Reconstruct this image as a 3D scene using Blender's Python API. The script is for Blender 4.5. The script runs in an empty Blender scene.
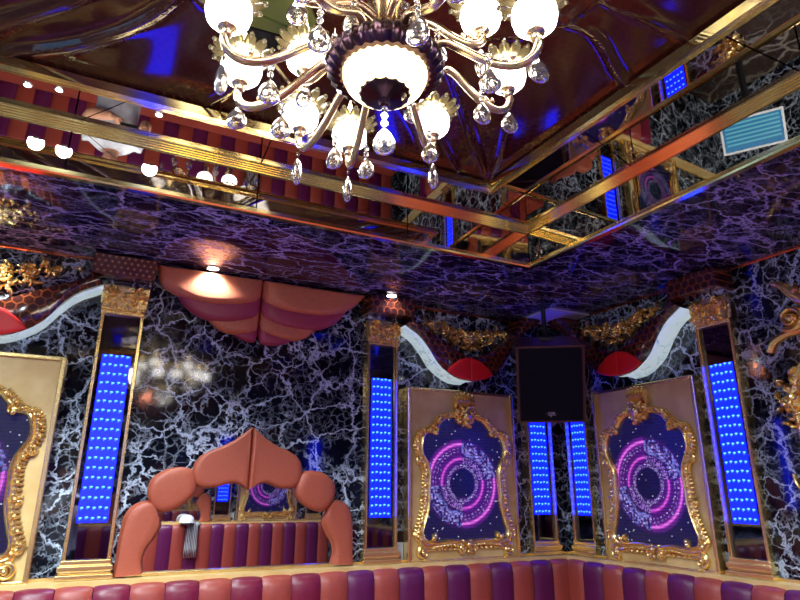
import bpy, bmesh, math, random
from mathutils import Vector, Matrix
random.seed(7)
R_ = random.Random(11)
PI = math.pi
C = bpy.context.scene.collection
sc = bpy.context.scene

# ------------------------------------------------------------------ camera, world, exposure, big lights
CZ = 1.4615
cam_d = bpy.data.cameras.new('camera'); cam = bpy.data.objects.new('camera', cam_d); C.objects.link(cam)
yaw, pitch, roll = 1.1163, 0.3068, 0.0042
f_ = Vector((math.cos(yaw)*math.cos(pitch), math.sin(yaw)*math.cos(pitch), math.sin(pitch)))
r_ = Vector((math.sin(yaw), -math.cos(yaw), 0)); u_ = r_.cross(f_)
rr = r_*math.cos(roll) + u_*math.sin(roll); uu = -r_*math.sin(roll) + u_*math.cos(roll)
M = Matrix((rr, uu, -f_)).transposed().to_4x4(); M.translation = Vector((0, 0, CZ))
cam.matrix_world = M
cam_d.sensor_width = 36; cam_d.lens = 36*596.26/800; cam_d.clip_start = 0.02
sc.camera = cam
sc.view_settings.view_transform = 'Standard'; sc.view_settings.look = 'None'
sc.view_settings.exposure = 0.8; sc.view_settings.gamma = 1.0
sc.view_settings.use_curve_mapping = False
world = bpy.data.worlds.new('world'); sc.world = world; world.use_nodes = True
world.node_tree.nodes['Background'].inputs[0].default_value = (0.02, 0.02, 0.03, 1)
world.node_tree.nodes['Background'].inputs[1].default_value = 1.0
sc.cycles.max_bounces = 10; sc.cycles.glossy_bounces = 6; sc.cycles.diffuse_bounces = 4
sc.cycles.transmission_bounces = 6; sc.cycles.caustics_reflective = False; sc.cycles.caustics_refractive = False
sc.cycles.sample_clamp_indirect = 4.0
def light(name, kind, loc, power, col, size=0.1, rot=None, spot=None):
    d = bpy.data.lights.new(name, kind); d.energy = power; d.color = col
    if kind == 'AREA': d.size = size
    elif kind == 'SPOT': d.spot_size = spot or 1.6; d.spot_blend = 0.7; d.shadow_soft_size = size
    else: d.shadow_soft_size = size
    o = bpy.data.objects.new(name, d); C.objects.link(o); o.location = loc
    if rot: o.rotation_euler = rot
    return o
GLOBE_E, DOME_E, LEDP_E, LED_E, SCREEN_E = 10.0, 2.6, 5.2, 8.0, .58
SPOT_W = 45.0

# the bulb in the chandelier's bowl shining down through the glass
light('bowl_lamp', 'SPOT', (.448, .996, 2.225), 25, (1, .95, .88), .07, (0, 0, 0), math.radians(172))

# ------------------------------------------------------------------ room numbers
DA = 3.3153; DB = 2.8578; KB = 0.0452; NB = math.hypot(1, KB)
YC = -1.45; XD = -1.94
Z0 = 2.6; Z1 = 2.8235; ZL = 1.063
def xb(y): return DB + KB*(DA - y)
def wall_frame(w, u, z, d=0.0):
    """a point on a wall u metres along it: location and heading (local X along the wall, local Y into it)"""
    if w == 'A': return Vector((u, DA-d, z)), 0.0
    if w == 'B': return Vector((DB + KB/NB*u - d/NB, DA - u/NB - d*KB/NB, z)), math.atan2(-1, KB)
    if w == 'C': return Vector((u, YC+d, z)), PI
    if w == 'D': return Vector((XD+d, u, z)), PI/2

# ------------------------------------------------------------------ node helpers
def mat(name, **kw):
    m = bpy.data.materials.new(name); m.use_nodes = True
    b = m.node_tree.nodes['Principled BSDF']
    for k, v in kw.items(): setp(b, k, v)
    return m
NM = dict(col='Base Color', rough='Roughness', metal='Metallic', spec='Specular IOR Level', coat='Coat Weight', coatr='Coat Roughness',
          ecol='Emission Color', estr='Emission Strength', trans='Transmission Weight', ior='IOR', sheen='Sheen Weight', sss='Subsurface Weight', alpha='Alpha')
def setp(b, k, v):
    s = b.inputs[NM[k]]
    if isinstance(v, (tuple, list)) and len(v) == 3: v = (*v, 1)
    s.default_value = v
def srgb(r, g, b):
    f = lambda c: ((c/255)/12.92 if c/255 <= 0.04045 else (((c/255)+0.055)/1.055)**2.4)
    return (f(r), f(g), f(b))
class NT:
    def __init__(s, m): s.m = m; s.t = m.node_tree; s.b = s.t.nodes['Principled BSDF']
    def n(s, typ, **kw):
        x = s.t.nodes.new(typ)
        for k, v in kw.items():
            if k.startswith('i_'):
                x.inputs[int(k[2:])].default_value = v
            else: setattr(x, k, v)
        return x
    def l(s, a, b): s.t.links.new(a, b)
    def math(s, op, a, b=None, clamp=False):
        x = s.t.nodes.new('ShaderNodeMath'); x.operation = op; x.use_clamp = clamp
        for i, v in enumerate((a, b)):
            if v is None: continue
            if isinstance(v, (int, float)): x.inputs[i].default_value = v
            else: s.l(v, x.inputs[i])
        return x.outputs[0]
    def mix(s, fac, a, b):
        x = s.t.nodes.new('ShaderNodeMix'); x.data_type = 'RGBA'
        if isinstance(fac, (int, float)): x.inputs[0].default_value = fac
        else: s.l(fac, x.inputs[0])
        for i, v in ((6, a), (7, b)):
            if isinstance(v, tuple): x.inputs[i].default_value = (*v[:3], 1)
            else: s.l(v, x.inputs[i])
        return x.outputs[2]
    def ramp(s, fac, pts):
        x = s.t.nodes.new('ShaderNodeValToRGB'); s.l(fac, x.inputs[0]); e = x.color_ramp.elements
        while len(e) < len(pts): e.new(0.5)
        for i, (p, c) in enumerate(pts):
            e[i].position = p; e[i].color = (c, c, c, 1) if isinstance(c, (int, float)) else (*c, 1)
        return x.outputs[0]
    def bump(s, h, strength, dist=0.01):
        x = s.n('ShaderNodeBump'); x.inputs['Strength'].default_value = strength; x.inputs['Distance'].default_value = dist
        s.l(h, x.inputs['Height']); s.l(x.outputs[0], s.b.inputs['Normal'])

def marble(name, scale, vein, base, rough, seedoff=0.0, cover=0.5, stretch=(1, 1, 1)):
    m = mat(name, rough=rough, spec=0.55); t = NT(m)
    g = t.n('ShaderNodeNewGeometry')
    mp = t.n('ShaderNodeMapping'); mp.inputs['Location'].default_value = (seedoff, seedoff*.7, seedoff*1.3)
    mp.inputs['Scale'].default_value = stretch
    t.l(g.outputs['Position'], mp.inputs['Vector'])
    def distorted(ns, amt):
        nz = t.n('ShaderNodeTexNoise'); nz.inputs['Scale'].default_value = ns; nz.inputs['Detail'].default_value = 5; nz.inputs['Roughness'].default_value = .65
        t.l(mp.outputs[0], nz.inputs['Vector'])
        sub = t.n('ShaderNodeVectorMath', operation='SUBTRACT'); t.l(nz.outputs['Color'], sub.inputs[0]); sub.inputs[1].default_value = (.5, .5, .5)
        sca = t.n('ShaderNodeVectorMath', operation='SCALE'); t.l(sub.outputs[0], sca.inputs[0]); sca.inputs['Scale'].default_value = amt
        add = t.n('ShaderNodeVectorMath', operation='ADD'); t.l(mp.outputs[0], add.inputs[0]); t.l(sca.outputs[0], add.inputs[1])
        return add.outputs[0]
    def vor(vec, s, w0, w1):
        v = t.n('ShaderNodeTexVoronoi', feature='DISTANCE_TO_EDGE'); v.inputs['Scale'].default_value = s; t.l(vec, v.inputs['Vector'])
        return t.ramp(v.outputs['Distance'], [(0, 1.0), (w0, .7), (w1, 0.0)])
    dv = distorted(scale*1.3, .20)
    v1 = vor(dv, scale, .018, .036)
    v2 = vor(distorted(scale*2.6, .12), scale*2.1, .022, .045)
    v3 = vor(distorted(scale*5, .06), scale*4.4, .02, .09)
    def msk(s, lo, hi):
        nz = t.n('ShaderNodeTexNoise'); nz.inputs['Scale'].default_value = s; nz.inputs['Detail'].default_value = 3
        t.l(mp.outputs[0], nz.inputs['Vector'])
        return t.ramp(nz.outputs['Fac'], [(lo, 0.0), (hi, 1.0)])
    a = t.math('MULTIPLY', v1, msk(scale*.8, cover-.22, cover+.05))
    b = t.math('MULTIPLY', v2, msk(scale*.9+1, cover-.06, cover+.12))
    c = t.math('MULTIPLY', t.math('MULTIPLY', v3, msk(scale*1.2+2, cover, cover+.14)), .34)
    tot = t.math('MAXIMUM', t.math('MAXIMUM', a, t.math('MULTIPLY', b, .8)), c, True)
    t.l(t.mix(tot, base, vein), t.b.inputs['Base Color'])
    return m

def hexmat(name, size, base, line, rough, mode='lines'):
    m = mat(name, rough=rough, spec=.6, coat=.6, coatr=.12); t = NT(m)
    if mode == 'ceil': setp(t.b, 'coat', .0); setp(t.b, 'spec', .5)
    tc = t.n('ShaderNodeTexCoord'); sp = t.n('ShaderNodeSeparateXYZ'); t.l(tc.outputs['Object'], sp.inputs[0])
    X = sp.outputs[0]; Z = sp.outputs[2] if mode != 'ceil' else sp.outputs[1]
    s3 = 1.7320508
    def cell(off):
        x = t.math('DIVIDE', X, size); z = t.math('DIVIDE', Z, size)
        x = t.math('SUBTRACT', t.math('FLOORED_MODULO', t.math('ADD', x, 50+off*.5), 1.0), .5)
        z = t.math('SUBTRACT', t.math('FLOORED_MODULO', t.math('ADD', z, 50*s3+off*s3/2), s3), s3/2)
        ax = t.math('ABSOLUTE', x); az = t.math('ABSOLUTE', z)
        return t.math('MAXIMUM', ax, t.math('ADD', t.math('MULTIPLY', ax, .5), t.math('MULTIPLY', az, s3/2)))
    d = t.math('MINIMUM', cell(0), cell(1))
    if mode == 'dots': fac = t.ramp(d, [(.16, 1.0), (.24, 0.0)])
    else: fac = t.ramp(d, [(.40, 0.0), (.45, 1.0)])
    t.l(t.mix(fac, base, line), t.b.inputs['Base Color'])
    return m

def noisy(name, c1, c2, scale, rough, metal=0, bump=0.0, spec=.5, coat=0.0, detail=4):
    m = mat(name, rough=rough, metal=metal, spec=spec, coat=coat); t = NT(m)
    tc = t.n('ShaderNodeTexCoord'); nz = t.n('ShaderNodeTexNoise'); nz.inputs['Scale'].default_value = scale; nz.inputs['Detail'].default_value = detail
    t.l(tc.outputs['Object'], nz.inputs['Vector'])
    f = t.ramp(nz.outputs['Fac'], [(.32, 0.0), (.68, 1.0)])
    t.l(t.mix(f, c1, c2), t.b.inputs['Base Color'])
    if bump: t.bump(nz.outputs['Fac'], bump, .004)
    return m

MT = {}
MT['marble'] = marble('black_marble', 5.2, srgb(220, 236, 255), (.003, .004, .009), .07, 3.1, .435)
MT['soffit'] = marble('ceiling_marble', 5.0, srgb(205, 198, 250), (.012, .010, .035), .05, 8.7, .48, (.8, 1.5, 1))
MT['gold'] = noisy('polished_gold', (1.0, .78, .34), (.95, .68, .26), 14, .27, .95)
MT['carved'] = noisy('carved_gold', (1.0, .78, .34), (.92, .62, .22), 30, .26, .92)
MT['trim'] = noisy('ribbed_gold_trim', (1.0, .84, .42), (1.0, .80, .36), 3, .12, 1.0)
MT['copper'] = noisy('copper_trim', (.75, .30, .16), (.60, .2, .1), 9, .22, 1.0)
MT['leaf'] = noisy('gold_leaf_board', srgb(250, 216, 146), srgb(224, 182, 110), 7, .32, .05, .15)
MT['mirror'] = mat('mirror', col=(.62, .62, .64), metal=1.0, rough=.015)
MT['antique'] = noisy('smoked_mirror', (.53, .49, .45), (.46, .42, .39), 3, .012, 1.0)
MT['darkmirror'] = mat('dark_glass', col=(.10, .10, .14), metal=1.0, rough=.03)
MT['orange'] = noisy('terracotta_leather', srgb(156, 66, 54), srgb(148, 62, 50), 60, .42, 0, .1)
MT['maroon'] = noisy('maroon_leather', srgb(120, 26, 52), srgb(110, 22, 48), 60, .38, 0, .1)
MT['purple'] = noisy('plum_leather', srgb(96, 24, 74), srgb(88, 20, 68), 60, .38, 0, .1)
MT['aworange'] = noisy('awning_terracotta', srgb(222, 128, 92), srgb(212, 118, 84), 60, .36, 0, .1)
MT['awmaroon'] = noisy('awning_rose', srgb(178, 62, 92), srgb(168, 56, 86), 60, .34, 0, .1)
MT['archleather'] = noisy('arch_leather', srgb(180, 90, 64), srgb(172, 84, 58), 90, .48, 0, .12)
MT['hex'] = hexmat('honeycomb_patent', .045, (.060, .012, .006), (.26, .060, .018), .15)
MT['dots'] = hexmat('dotted_patent', .030, (.11, .016, .008), (.55, .20, .08), .2, 'dots')
MT['ceil'] = hexmat('maroon_patent_ceiling', .035, (.058, .012, .007), (.072, .016, .008), .08, 'ceil')
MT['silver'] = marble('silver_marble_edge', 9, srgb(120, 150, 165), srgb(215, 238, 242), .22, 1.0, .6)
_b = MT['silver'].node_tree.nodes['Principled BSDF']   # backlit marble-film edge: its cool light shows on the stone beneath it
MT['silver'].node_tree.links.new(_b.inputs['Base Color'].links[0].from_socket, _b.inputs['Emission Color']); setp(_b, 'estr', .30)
MT['red'] = mat('red_patent', col=srgb(250, 38, 38), rough=.45)
MT['blackp'] = mat('black_plastic', col=(.012, .012, .014), rough=.45)
MT['grille'] = mat('speaker_cloth', col=(.003, .003, .006), rough=.8, spec=.2)
MT['plum'] = noisy('plum_wood', srgb(96, 44, 50), srgb(70, 30, 38), 12, .35)
MT['white'] = mat('white_plastic', col=(.75, .75, .73), rough=.4)
MT['lavender'] = mat('white_board', col=(.85, .84, .92), rough=.5)
MT['bronze'] = noisy('dark_bronze', (.075, .040, .055), (.05, .025, .04), 25, .28, 1.0)
MT['cream'] = noisy('champagne_metal', (.66, .50, .31), (.56, .42, .26), 15, .26, 1.0)
MT['crystal'] = mat('crystal', col=(.97, .96, .93), rough=.04, trans=.96, ior=1.5)
MT['petal'] = mat('pressed_glass_petal', col=(.13, .10, .045), rough=.08, trans=.25, ior=1.5)
MT['olive'] = noisy('olive_reflection', srgb(104, 110, 44), srgb(84, 100, 56), 5, .3)
MT['blackgloss'] = mat('black_gloss', col=(.01, .01, .012), rough=.06)
MT['screw'] = mat('chrome', col=(.8, .8, .8), metal=1, rough=.1)
def emis(name, c, s, sample=True):
    m = mat(name, col=(0, 0, 0), ecol=c, estr=s, rough=.4)
    if not sample: m.cycles.emission_sampling = 'NONE'
    return m
MT['globe'] = emis('opal_glass_lit', (1, .95, .88), GLOBE_E)
MT['dome'] = emis('bowl_glass_lit', (1, .78, .34), DOME_E)
MT['flame'] = emis('flame_bulb_lit', (1, .72, .30), 12, False)
MT['ledblue'] = emis('blue_led_field', (.0006, .0033, 1), LEDP_E)
MT['leddot'] = emis('cyan_led', (.016, .07, 1), LED_E, False)
MT['spotlens'] = emis('cool_downlight_lens', (.85, .95, 1), 25, False)
MT['floor'] = marble('floor_marble', 2.0, srgb(150, 140, 130), srgb(60, 46, 40), .1, 2.2, .5)
# LED screens: the pixel colours are stored on the mesh
m = bpy.data.materials.new('led_screen'); m.use_nodes = True; t = NT(m)
at = t.n('ShaderNodeAttribute'); at.attribute_name = 'px'
setp(t.b, 'col', (.004, .004, .006)); setp(t.b, 'rough', .25)
t.l(at.outputs['Color'], t.b.inputs['Emission Color']); setp(t.b, 'estr', SCREEN_E)
MT['screen'] = m

# ------------------------------------------------------------------ mesh builder
class MB:
    def __init__(s): s.v = []; s.f = []
    def add(s, vs, fs):
        o = len(s.v); s.v += [tuple(v) for v in vs]; s.f += [tuple(i+o for i in f) for f in fs]
    def box(s, x0, x1, y0, y1, z0, z1):
        vs = [(x, y, z) for z in (z0, z1) for y in (y0, y1) for x in (x0, x1)]
        s.add(vs, [(0, 2, 3, 1), (4, 5, 7, 6), (0, 1, 5, 4), (2, 6, 7, 3), (0, 4, 6, 2), (1, 3, 7, 5)])
    def prism(s, out, y0, y1, axis='y'):
        """outline given in (x,z), extruded along y (or (x,y) along z)"""
        n = len(out)
        g = (lambda p, d: (p[0], d, p[1])) if axis == 'y' else (lambda p, d: (p[0], p[1], d))
        s.add([g(p, y0) for p in out]+[g(p, y1) for p in out],
              [tuple(range(n)), tuple(range(2*n-1, n-1, -1))]+[(i, (i+1) % n, (i+1) % n+n, i+n) for i in range(n)])
    def tube(s, path, rad, seg=10, cap=True):
        path = [Vector(p) for p in path]; n = len(path)
        if isinstance(rad, (int, float)): rad = [rad]*n
        up = Vector((0, 0, 1)); rings = []
        prev = None
        for i, p in enumerate(path):
            d = (path[min(i+1, n-1)]-path[max(i-1, 0)])
            if d.length < 1e-9: d = Vector((0, 0, 1))
            d.normalize()
            if prev is None:
                a = d.cross(up)
                if a.length < .1: a = d.cross(Vector((1, 0, 0)))
            else: a = prev - d*prev.dot(d)
            a.normalize(); prev = a; b = d.cross(a)
            rings.append([p+(a*math.cos(2*PI*k/seg)+b*math.sin(2*PI*k/seg))*rad[i] for k in range(seg)])
        vs = [v for r in rings for v in r]
        fs = [(i*seg+k, i*seg+(k+1) % seg, (i+1)*seg+(k+1) % seg, (i+1)*seg+k) for i in range(n-1) for k in range(seg)]
        if cap: fs += [tuple(range(seg-1, -1, -1)), tuple((n-1)*seg+k for k in range(seg))]
        s.add(vs, fs)
    def lathe(s, prof, seg=24, c=(0, 0, 0), flute=0, famp=0.0):
        vs = []; n = len(prof)
        for r, z in prof:
            for k in range(seg):
                a = 2*PI*k/seg; q = r*(1+famp*math.cos(flute*a)) if flute else r
                vs.append((c[0]+q*math.cos(a), c[1]+q*math.sin(a), c[2]+z))
        fs = [(i*seg+k, i*seg+(k+1) % seg, (i+1)*seg+(k+1) % seg, (i+1)*seg+k) for i in range(n-1) for k in range(seg)]
        s.add(vs, fs)
    def ball(s, c, r, seg=10, rings=6, sc3=(1, 1, 1)):
        prof = [(math.sin(PI*i/rings)*r, -math.cos(PI*i/rings)*r) for i in range(rings+1)]
        vs = []
        for q, z in prof:
            for k in range(seg):
                a = 2*PI*k/seg; vs.append((c[0]+max(q, 1e-5)*math.cos(a)*sc3[0], c[1]+max(q, 1e-5)*math.sin(a)*sc3[1], c[2]+z*sc3[2]))
        s.add(vs, [(i*seg+k, i*seg+(k+1) % seg, (i+1)*seg+(k+1) % seg, (i+1)*seg+k) for i in range(rings) for k in range(seg)])
    def relief(s, path, w, h, d=0.0, seg=6, closed=False):
        """raised strip on a wall: path in (x,z), half widths w, heights h, standing out from y=-d"""
        n = len(path)
        if isinstance(w, (int, float)): w = [w]*n
        if isinstance(h, (int, float)): h = [h]*n
        vs = []
        for i, p in enumerate(path):
            a = path[(i-1) % n] if (closed or i > 0) else path[i]; b = path[(i+1) % n] if (closed or i < n-1) else path[i]
            tx, tz = b[0]-a[0], b[1]-a[1]; L = math.hypot(tx, tz) or 1; nx, nz = -tz/L, tx/L
            for k in range(seg+1):
                th = PI*k/seg; c_, s_ = math.cos(th), math.sin(th)
                vs.append((p[0]+nx*w[i]*c_, -(d+h[i]*s_), p[1]+nz*w[i]*c_))
        q = seg+1; m_ = n if closed else n-1
        s.add(vs, [(i*q+k, ((i+1) % n)*q+k, ((i+1) % n)*q+k+1, i*q+k+1) for i in range(m_) for k in range(seg)])
    def cscroll(s, cx, cz, r, a0, turns, w, h, d, tail=None, flip=1, n=22):
        pts = []; ws = []; hs = []
        if tail:
            pts.append(tail); ws.append(w*.5); hs.append(h*.5)
        for i in range(n+1):
            f = i/n; rad = r*(1-.82*f); a = a0+flip*turns*2*PI*f
            pts.append((cx+rad*math.cos(a), cz+rad*math.sin(a))); ws.append(w*(1-.5*f)); hs.append(h*(1-.2*f))
        s.relief(pts, ws, hs, d); s.ball((cx, -(d+h*.6), cz), w*1.1, 8, 5)
    def leaf(s, x, z, ang, L, w, h, d, curl=.6, n=6):
        pts = []; ws = []; hs = []; a = ang; px, pz = x, z
        for i in range(n+1):
            f = i/n; pts.append((px, pz)); ws.append(w*math.sin(PI*min(1, .12+.88*f))**.7 if f < 1 else w*.12)
            hs.append(h*(.5+.7*math.sin(PI*f))); a += curl/n*(1+f); px += math.cos(a)*L/n; pz += math.sin(a)*L/n
        s.relief(pts, ws, hs, d, 5)
    def rosette(s, x, z, r, d, n=6, h=None):
        h = h or r*.5
        for k in range(n): s.leaf(x, z, 2*PI*k/n+.3, r, r*.35, h, d, .5, 4)
        s.ball((x, -(d+h), z), r*.28, 8, 5)
    def mesh(s, name):
        me = bpy.data.meshes.new(name); me.from_pydata(s.v, [], s.f); me.update(); return me
    def build(s, name, m, parent=None, smooth=True, bevel=0, loc=None):
        me = s.mesh(name); me.materials.append(MT[m] if isinstance(m, str) else m)
        if smooth:
            me.shade_smooth()
            try: me.set_sharp_from_angle(angle=math.radians(40))
            except Exception: pass
        o = bpy.data.objects.new(name, me); C.objects.link(o)
        if parent: o.parent = parent
        if bevel:
            b = o.modifiers.new('bevel', 'BEVEL'); b.width = bevel; b.segments = 2; b.limit_method = 'ANGLE'
        if loc: o.location = loc
        return o
def B1(*a):
    m = MB(); m.box(*a); return m

def smooth_closed(p, it=2):
    for _ in range(it):
        q = []
        for i in range(len(p)):
            a, b = p[i], p[(i+1) % len(p)]
            q += [(a[0]*.75+b[0]*.25, a[1]*.75+b[1]*.25), (a[0]*.25+b[0]*.75, a[1]*.25+b[1]*.75)]
        p = q
    return p
def smooth_open(p, it=2):
    for _ in range(it):
        q = [p[0]]
        for a, b in zip(p, p[1:]):
            q += [tuple(x*.75+y*.25 for x, y in zip(a, b)), tuple(x*.25+y*.75 for x, y in zip(a, b))]
        p = q+[p[-1]]
    return p
def pillow(out, d0, thick, rings=7, p=2.4, cen=None, power=.36):
    """a padded shape: outline (x,z) shrunk towards its middle, bulging out of the wall from depth d0"""
    m = MB(); n = len(out)
    cx, cz = cen or (sum(q[0] for q in out)/n, sum(q[1] for q in out)/n)
    vs = [(q[0], -(d0-.001), q[1]) for q in out]
    Q = [0, .012, .035, .07, .12, .19, .28, .40, .60, .999]
    rings = len(Q)-1
    for qf in Q:
        e = min(1, qf/power); h = thick*(.42+.58*(1-(1-e)**2)**.5)+thick*.06*qf
        vs += [(cx+(q[0]-cx)*(1-qf), -(d0+h), cz+(q[1]-cz)*(1-qf)) for q in out]
    fs = [(j*n+i, j*n+(i+1) % n, (j+1)*n+(i+1) % n, (j+1)*n+i) for j in range(rings+1) for i in range(n)]
    m.add(vs, fs); return m

# ------------------------------------------------------------------ object helpers
def tag(o, label=None, cat=None, group=None, kind=None):
    if label: o['label'] = label
    if cat: o['category'] = cat
    if group: o['group'] = group
    if kind: o['kind'] = kind
    return o
def thing(name, label, cat, loc=(0, 0, 0), rz=0, group=None):
    o = bpy.data.objects.new(name, None); C.objects.link(o); o.empty_display_size = .05
    o.location = loc; o.rotation_euler = (0, 0, rz); tag(o, label, cat, group); return o
def on_wall(w, u, z, name, label, cat, group=None):
    loc, rz = wall_frame(w, u, z); return thing(name, label, cat, loc, rz, group)
def dup(root, label=None, w=None, u=None, z=None, mirror=False, sx=1.0, group=None, keep=None):
    def cp(o, parent):
        c = o.copy(); C.objects.link(c)
        if parent: c.parent = parent
        for ch in list(o.children):
            if keep is None or keep(ch): cp(ch, c)
        return c
    r = cp(root, None)
    if w is not None:
        loc, rz = wall_frame(w, u, z); r.location = loc; r.rotation_euler = (0, 0, rz)
    r.scale = ((-1 if mirror else 1)*sx, 1, 1)
    if label: r['label'] = label
    if group: r['group'] = group
    return r

# ================================================================== SETTING
fl = MB(); fl.prism([(XD-.1, YC-.1), (xb(YC)+.1, YC-.1), (xb(DA)+.1, DA+.1), (XD-.1, DA+.1)], -.1, 0, 'z')
tag(fl.build('floor', 'floor', smooth=False), kind='structure')

def wall(w, name, u0, u1, cuts):
    loc, rz = wall_frame(w, 0, 0)
    bk = MB(); bk.box(u0-.12, u1+.12, .02, .12, 0, Z0+.25)
    o = bk.build(name, 'blackgloss', smooth=False); o.location = loc; o.rotation_euler = (0, 0, rz); tag(o, kind='structure')
    zs = [0, 1.06, Z0]
    for a, b in zip(cuts, cuts[1:]):
        for z0, z1 in zip(zs, zs[1:]):
            s = B1(a+.001, b-.001, 0, .02, z0+.001, z1-.001 if z1 < Z0 else z1).build('marble_slab', 'marble', o, False, .001)
    return o
LB = (DA-YC)*NB
wall('A', 'wall_back', XD, DB, [XD, -1.3, -.66, .0, .80, 1.45, 2.10, DB])
wall('B', 'wall_right', 0, LB, [0, .65, 1.30, 1.95, 2.6, 3.3, 4.0, LB])
# wall C runs from x= right end towards left; local X = -world x
wall('C', 'wall_front', -3.073, -XD, [-3.073, -2.1, -1.45, -.8, 0, .66, 1.3, -XD])
wall('D', 'wall_left', YC, DA, [YC, -.8, 0, .8, 1.6, 2.4, DA])

OUT = [(-1.0, 2.380), (1.936, 2.380), (2.067, -.52), (-1.0, -.52)]
INN = [(-.60, 2.117), (1.516, 2.117), (1.623, -.25), (-.60, -.25)]
ROOM = [(XD, DA), (xb(DA), DA), (xb(YC), YC), (XD, YC)]
def offs(poly, o):
    """polygon moved inwards by o (mitred)"""
    n = len(poly); res = []
    cx = sum(p[0] for p in poly)/n; cy = sum(p[1] for p in poly)/n
    L = []
    for i in range(n):
        a, b = Vector(poly[i]), Vector(poly[(i+1) % n]); d = (b-a).normalized(); nn = Vector((-d.y, d.x))
        if nn.dot(Vector((cx, cy))-a) < 0: nn = -nn
        L.append((a+nn*o, d))
    for i in range(n):
        p, d = L[i-1]; q, e = L[i]
        den = d.x*e.y-d.y*e.x; t_ = ((q-p).x*e.y-(q-p).y*e.x)/den; r = p+d*t_; res.append((r.x, r.y))
    return res
OUTB = offs(OUT, -.021)
# marble soffit round the tray
sof = MB()
for i in range(4):
    j = (i+1) % 4
    sof.prism([ROOM[i], ROOM[j], OUTB[j], OUTB[i]], Z0+.02, Z0+.05, 'z')
so = tag(sof.build('ceiling', 'blackgloss', smooth=False), kind='structure')
lid = MB(); lid.box(XD-.1, xb(YC)+.1, YC-.1, DA+.1, 3.0, 3.05)
lid.build('roof_board', 'blackgloss', so, False)
def lerp(a, b, t): return (a[0]+(b[0]-a[0])*t, a[1]+(b[1]-a[1])*t)
for i in range(4):
    j = (i+1) % 4; n = 4
    cuts = [k/n for k in range(n+1)]
    for a, b in zip(cuts, cuts[1:]):
        e = .0004
        sl = MB(); sl.prism([lerp(ROOM[i], ROOM[j], a+e), lerp(ROOM[i], ROOM[j], b-e), lerp(OUTB[i], OUTB[j], b-e), lerp(OUTB[i], OUTB[j], a+e)], Z0, Z0+.02, 'z')
        sl.build('marble_slab', 'soffit', so, False)
# mirrored riser and mirrored ring, in panels
riser = tag(bpy.data.objects.new('trim_1', None), kind='structure'); C.objects.link(riser)
OUT2 = offs(OUT, -.02)
for i in range(4):
    j = (i+1) % 4; n = 4
    for k in range(n):
        a, b = k/n+.001, (k+1)/n-.001
        p = MB(); p.prism([lerp(OUT[i], OUT[j], a), lerp(OUT[i], OUT[j], b), lerp(OUT2[i], OUT2[j], b), lerp(OUT2[i], OUT2[j], a)], Z0+.0, Z1+.03, 'z')
        p.build('mirror_panel', 'antique', riser, False)
        p = MB(); p.prism([lerp(OUT[i], OUT[j], a), lerp(OUT[i], OUT[j], b), lerp(INN[i], INN[j], b), lerp(INN[i], INN[j], a)], Z1, Z1+.01, 'z')
        p.build('mirror_panel', 'antique', riser, False)
def ringprof(poly, prof, i):
    j = (i+1) % 4; m = MB(); vs = []
    for o, z in prof:
        q = offs(poly, o); vs += [(*q[i], z), (*q[j], z)]
    n = len(prof)
    m.add(vs, [(2*k, 2*k+1, 2*((k+1) % n)+1, 2*((k+1) % n)) for k in range(n)]+[tuple(range(0, 2*n, 2)), tuple(range(2*n-1, 0, -2))])
    return m
ct = tag(bpy.data.objects.new('trim_2', None), kind='structure'); C.objects.link(ct)
def ribs(o0, z0, o1, z1, n, dep, side):
    """zig-zag between two points, for a ribbed moulding"""
    pts = []; L = math.hypot(o1-o0, z1-z0); nx, nz = (z1-z0)/L*side, -(o1-o0)/L*side
    for k in range(n):
        for t_, dd in ((.0, 0), (.2, dep), (.65, dep), (.85, 0)):
            f = (k+t_)/n; pts.append((o0+(o1-o0)*f+nx*dd, z0+(z1-z0)*f+nz*dd))
    pts.append((o1, z1)); return pts
for i in range(4):
    # gold bead along the lower edge of the riser
    ringprof(OUT, [(-.022, Z0-.010), (.006, Z0-.010), (.010, Z0-.003), (.010, Z0+.014), (.001, Z0+.018), (-.020, Z0+.002)], i).build('edge_trim', 'trim', ct, False)
    # ribbed cornice in the angle of riser and ring
    pf = [(.0005, Z1-.0005)]+ribs(.0005, Z1-.036, .036, Z1-.0005, 5, .005, 1)
    ringprof(OUT, pf, i).build('ribbed_cornice', 'trim', ct, False)
    # ribbed frame round the maroon centre
    pf = [(-.008, Z1+.02), (-.008, Z1-.004)]+ribs(-.007, Z1-.008, .018, Z1-.012, 4, .005, 1)+[(.022, Z1-.003), (.026, Z1+.03)]
    ringprof(INN, pf, i).build('ribbed_frame', 'trim', ct, False)
# wall / ceiling bead
bead = tag(bpy.data.objects.new('trim_3', None), kind='structure'); C.objects.link(bead)
for i in range(4):
    ringprof(ROOM, [(0.0005, Z0-.0005), (.012, Z0-.0005), (.012, Z0-.006), (.006, Z0-.012), (.0005, Z0-.012)], i).build('edge_trim', 'copper', bead, False)

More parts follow.
